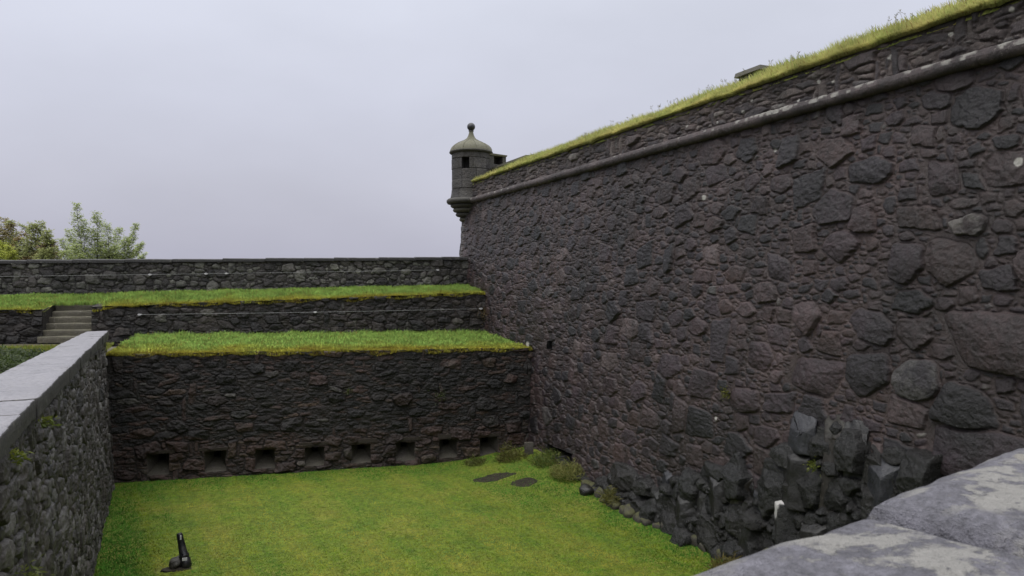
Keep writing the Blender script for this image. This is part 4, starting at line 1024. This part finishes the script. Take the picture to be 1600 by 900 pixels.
hedge('hedge', [(-3.6, 18.4, 2.95, 1.3, 1.2, .42), (-5.2, 19.2, 2.95, 1.5, 1.3, .5), (-6.8, 19.4, 2.95, 1.4, 1.4, .5), (-3.4, 16.3, 2.95, 1.1, 1.6, .42), (-5.0, 16.8, 2.95, 1.5, 1.7, .46), (-3.2, 13.9, 2.95, .9, 1.4, .42), (-7, 17, 2.95, 1.4, 1.6, .5)], 42000, 'low dark green spreading hedge beside the side wall coping', 81)

def shoot_tree(name, base, shoots, label, seed, cols, leaf, nside, spread=.5):
    """base = trunk foot; shoots = (x, y, top z, fullness radius)"""
    rg = np.random.RandomState(seed); b = np.array(base, float)
    tr = empty(name, base, label, 'tree')
    cen = np.mean([s_[:2] for s_ in shoots], 0); zt = max(s_[2] for s_ in shoots)
    fork = np.array((b[0]*.5+cen[0]*.5, b[1]*.5+cen[1]*.5, b[2]+(zt-b[2])*.42))
    mb = MB(); mb.tube([b, b*.5+fork*.5+np.array((.06, .03, 0)), fork], [.16, .13, .10], 10); mb.build('trunk', M['bark'], tr)
    mb = MB(); LP, LD, LC, LL = [], [], [], []
    for (sx, sy, sz, rad) in shoots:
        tip = np.array((sx, sy, sz)); st = fork+rg.normal(0, .12, 3); mid = st*.55+tip*.45+np.array((rg.normal(0, .15), rg.normal(0, .15), -.1))
        pts = [(1-t_)**2*st+2*t_*(1-t_)*mid+t_*t_*tip for t_ in np.linspace(0, 1, 9)]
        mb.tube(pts, list(np.linspace(.035, .004, 9)), 5)
        L_ = np.linalg.norm(tip-st)
        for k in range(nside):
            t_ = .28+.72*rg.rand()**.85
            i_ = min(7, int(t_*8)); p_ = pts[i_]+(pts[i_+1]-pts[i_])*(t_*8-i_)
            a_ = rg.uniform(0, 6.28); ln_ = rad*(1.12-t_)*rg.uniform(.4, 1.5)+.06
            q = p_+np.array((math.cos(a_)*ln_, math.sin(a_)*ln_, ln_*rg.uniform(-.1, .6)))
            if rg.rand() < .5: mb.tube([p_, (p_+q)/2+np.array((0, 0, -.02)), q], [.008, .006, .003], 4, False)
            for m in range(rg.randint(5, 10)):
                w = rg.uniform(.3, 1.05); LP.append(p_+(q-p_)*w+rg.normal(0, .03, 3))
                d_ = np.array((math.cos(a_), math.sin(a_), 0))*.6+np.append(rg.normal(0, .7, 2), rg.normal(-.05, .3)); LD.append(d_)
                LC.append(np.clip(.5*t_+.5*rg.rand()+.2*(w-.5), 0, 1)); LL.append(leaf*rg.uniform(.6, 1.25))
    mb.build('branches', M['bark'], tr)
    P = np.array(LP); D = unit(np.array(LD)); n_ = len(P); Nn = unit(np.cross(D, np.array((0, 0, 1))[None, :]+rg.normal(0, .5, (n_, 3))))
    t_ = np.array(LC); c = mixc(cols[0], cols[1], t_)*(.75+.5*rg.rand(n_))[:, None]
    if len(cols) > 2:
        f = fbm(P[:, 0], P[:, 1], P[:, 2], .9, 3) > .05; c[f] = (np.array(cols[2])[None, :]*(.7+.6*rg.rand(f.sum()))[:, None])
    LL = np.array(LL); leaves('crown', P, D, Nn, LL, LL*rg.uniform(.28, .45, n_), c, M['leaf'], tr)
    return tr
def at(px, py, d):                                   # where the eye ray through a photo point meets a given distance
    t_ = (px-800)/1186; la_ = t_*d
    return (la_*.9171+d*.3987, -la_*.3987+d*.9171, CAM_Z+(440-py)/1186*d)
def shoots_at(lst, d, rg):
    out = []
    for (px, py, rad) in lst:
        dd = d+rg.uniform(-1.2, 1.2); q = at(px, py, dd); out.append((q[0], q[1], q[2], rad))
    return out
rg = np.random.RandomState(91)
shoot_tree('ash_tree', (at(160, 440, 33)[0], at(160, 440, 33)[1], -.2), shoots_at([(120, 318, .62), (131, 344, .75), (152, 331, .75), (168, 350, .75), (145, 358, .8), (187, 357, .6), (213, 350, .40), (200, 372, .7), (222, 380, .45), (108, 360, .7), (96, 374, .6), (120, 382, .9), (160, 378, .9), (180, 384, .9), (207, 390, .8), (140, 388, .9), (226, 396, .4), (100, 392, .9), (170, 394, 1.0), (190, 398, .9), (125, 398, 1.)], 33, rg),
           'light green feathery tree with upright shoots beyond the far parapet', 92, ((.24, .30, .09), (.42, .48, .20)), .085, 340)
shoot_tree('rowan_tree', (at(50, 440, 35)[0], at(50, 440, 35)[1], -.2), shoots_at([(62, 345, .7), (50, 350, .85), (74, 360, .7), (38, 352, .8), (82, 376, .7), (60, 372, 1.), (45, 382, 1.), (70, 390, 1.), (86, 386, .7), (92, 394, .7), (80, 366, .6), (30, 372, .9), (55, 396, 1.1), (34, 394, 1.1), (76, 397, .9)], 35, rg),
           'green and brown turning tree beyond the parapet, beside the feathery tree', 93, ((.22, .25, .09), (.36, .39, .16), (.27, .21, .10)), .13, 230)
shoot_tree('rowan_tree', (at(2, 440, 36)[0], at(2, 440, 36)[1], -.2), shoots_at([(6, 340, .9), (18, 344, .8), (-10, 335, .9), (-25, 340, .9), (10, 358, 1.), (25, 362, .9), (-5, 372, 1.), (15, 384, 1.), (-40, 352, .9), (-55, 365, .9), (5, 395, 1.1), (26, 390, 1.)], 36, rg),
           'olive brown turning autumn tree at the far left beyond the parapet', 94, ((.19, .16, .07), (.31, .27, .12), (.28, .30, .10)), .13, 230)
shoot_tree('leafy_bush', (at(4, 440, 31)[0], at(4, 440, 31)[1], 2.2), shoots_at([(4, 378, .5), (14, 384, .5), (-8, 380, .5), (20, 392, .4), (8, 394, .6)], 31, rg),
           'bright yellow green bush just behind the parapet at the far left', 95, ((.24, .29, .04), (.38, .41, .08)), .10, 170)

# =================================================================== BRIDGE PARAPET UNDER THE VIEWER
bp = empty('bridge_parapet', (1.2, .9, 0), 'near bridge parapet capped with purple grey coping stones crusted with pale lichen', 'parapet')
PD = np.array((.966, .258)); PN = np.array((-.258, .966))
def bq(a_, b_): return PD*a_+PN*b_
ZP = CAM_Z-.35
# first coping stone in front of the viewer, second one beyond the open joint, then further ones
slab('coping_stone', [bq(-.9, .05), bq(1.165, .05), bq(1.165, .585), bq(-.9, .70)], ZP-.17, [ZP-.01, ZP-.012, ZP+.003, ZP], M['fore'], bp, .055, .0075, .018, 2.2)
slab('coping_stone', [bq(1.18, .04), bq(2.05, .05), bq(2.05, .60), bq(1.18, .60)], ZP-.17, [ZP+.0, ZP-.0, ZP+.02, ZP+.012], M['fore'], bp, .06, .008, .018, 7.7)
for i, (a_, b_) in enumerate(((2.065, 3.3), (3.31, 4.6), (4.61, 6.1), (6.11, 7.4), (-2.2, -.915))):
    slab('coping_stone', [bq(a_, .05), bq(b_, .05), bq(b_, .6), bq(a_, .6)], ZP-.17, ZP+.004*i, M['fore'], bp, .05, .008, .05, 3.3*i)
Ub = axis(-2.2, 7.35, .04); Vb = axis(-.1, ZP-.172, .04)
S = layout(-2.2, 7.35, -.1, ZP-.172, [(.2, .3, .5, .85, .5, None), (.1, .18, .5, .9, .8, None)], 20, .03)
h, col, e = rubble(Ub, Vb, S)
stone_sheet('masonry', Ub, Vb, h, col, lambda u_, v_, h_: np.stack([PD[0]*u_+PN[0]*(.5+h_), PD[1]*u_+PN[1]*(.5+h_), v_+0*h_], -1), M['rampart'], bp)
mb = MB(); q = [bq(-2.2, .1), bq(7.35, .1), bq(7.35, .48), bq(-2.2, .48)]; mb.hexa([(*p_, -.1) for p_ in q], [(*p_, ZP-.172) for p_ in q]); mb.build('core', M['terrace'], bp)
mb = MB(); q = [bq(-2.2, -3), bq(7.35, -3), bq(7.35, .098), bq(-2.2, .098)]; mb.hexa([(*p_, 2.7) for p_ in q], [(*p_, 3.1) for p_ in q]); tag(mb.build('bridge_deck', M['path']), kind='structure')

# =================================================================== LIGHT
SUN_EL, SUN_AZ = 64, 262                             # azimuth clockwise from +Y: light from the left
sd = bpy.data.lights.new('sun', 'SUN'); so = bpy.data.objects.new('sun', sd); COL.objects.link(so)
sd.energy = 1.4; sd.angle = R(40); sd.color = (1, .97, .94)
dv = Vector((math.sin(R(SUN_AZ))*math.cos(R(SUN_EL)), math.cos(R(SUN_AZ))*math.cos(R(SUN_EL)), math.sin(R(SUN_EL))))
so.rotation_euler = dv.to_track_quat('Z', 'Y').to_euler(); so.location = (0, 0, 30)
w = bpy.data.worlds.new('World'); SC.world = w; w.use_nodes = True
nt = w.node_tree; nt.nodes.clear()
out = nt.nodes.new('ShaderNodeOutputWorld'); bg = nt.nodes.new('ShaderNodeBackground')
sky = nt.nodes.new('ShaderNodeTexSky'); sky.sky_type = 'NISHITA'; sky.sun_disc = False
sky.sun_elevation = R(SUN_EL); sky.sun_rotation = R(SUN_AZ); sky.dust_density = 4; sky.air_density = 1.5
tc = nt.nodes.new('ShaderNodeTexCoord'); sx = nt.nodes.new('ShaderNodeSeparateXYZ'); nt.links.new(tc.outputs['Generated'], sx.inputs[0])
# overcast deck: cloud brightness by elevation (dimmer towards the misty horizon), in the sky's own units
cr = nt.nodes.new('ShaderNodeValToRGB'); e_ = cr.color_ramp.elements
K = 1.08/30.
stops = [(-.05, (4.6, 4.62, 5.7)), (.03, (4.7, 4.72, 5.8)), (.12, (5.35, 5.4, 6.45)), (.22, (6.0, 6.15, 7.3)), (.36, (6.8, 7.05, 8.2)), (.5, (11, 11.2, 12)), (.75, (20, 20.2, 21)), (1.0, (27, 27.2, 28))]
while len(e_) < len(stops): e_.new(.5)
for el, (p_, c_) in zip(e_, stops): el.position = (p_+.05)/1.05; el.color = (c_[0]*K, c_[1]*K, c_[2]*K, 1)
ma = nt.nodes.new('ShaderNodeMath'); ma.operation = 'MULTIPLY_ADD'; ma.inputs[1].default_value = 1/1.05; ma.inputs[2].default_value = .05/1.05
nt.links.new(sx.outputs[2], ma.inputs[0]); nt.links.new(ma.outputs[0], cr.inputs[0])
sc_ = nt.nodes.new('ShaderNodeMix'); sc_.data_type = 'RGBA'; sc_.blend_type = 'MULTIPLY'; sc_.inputs['Factor'].default_value = 1
nt.links.new(cr.outputs[0], sc_.inputs['A']); sc_.inputs['B'].default_value = (30, 30, 29.5, 1); sc_.clamp_result = False
no = nt.nodes.new('ShaderNodeTexNoise'); no.inputs['Scale'].default_value = 2.2; no.inputs['Detail'].default_value = 5
mpw = nt.nodes.new('ShaderNodeMapping'); mpw.inputs['Scale'].default_value = (1, 1, 2.2); nt.links.new(tc.outputs['Generated'], mpw.inputs[0]); nt.links.new(mpw.outputs[0], no.inputs['Vector'])
mr = nt.nodes.new('ShaderNodeMapRange'); mr.inputs['From Min'].default_value = .3; mr.inputs['From Max'].default_value = .7; mr.inputs['To Min'].default_value = .925; mr.inputs['To Max'].default_value = 1.075; nt.links.new(no.outputs['Fac'], mr.inputs['Value'])
m2 = nt.nodes.new('ShaderNodeMix'); m2.data_type = 'RGBA'; m2.blend_type = 'MULTIPLY'; m2.inputs['Factor'].default_value = 1
nt.links.new(sc_.outputs['Result'], m2.inputs['A']); nt.links.new(mr.outputs[0], m2.inputs['B'])
mx = nt.nodes.new('ShaderNodeMix'); mx.data_type = 'RGBA'; mx.inputs['Factor'].default_value = .93
nt.links.new(sky.outputs[0], mx.inputs['A']); nt.links.new(m2.outputs['Result'], mx.inputs['B'])
nt.links.new(mx.outputs['Result'], bg.inputs[0]); bg.inputs[1].default_value = .1
nt.links.new(bg.outputs[0], out.inputs[0])
SC.view_settings.view_transform = 'Standard'; SC.view_settings.look = 'None'; SC.view_settings.gamma = 1; SC.view_settings.exposure = 0
SC.view_settings.use_curve_mapping = False
SC.cycles.use_denoising = True
SC.cycles.max_bounces = 5; SC.cycles.diffuse_bounces = 3
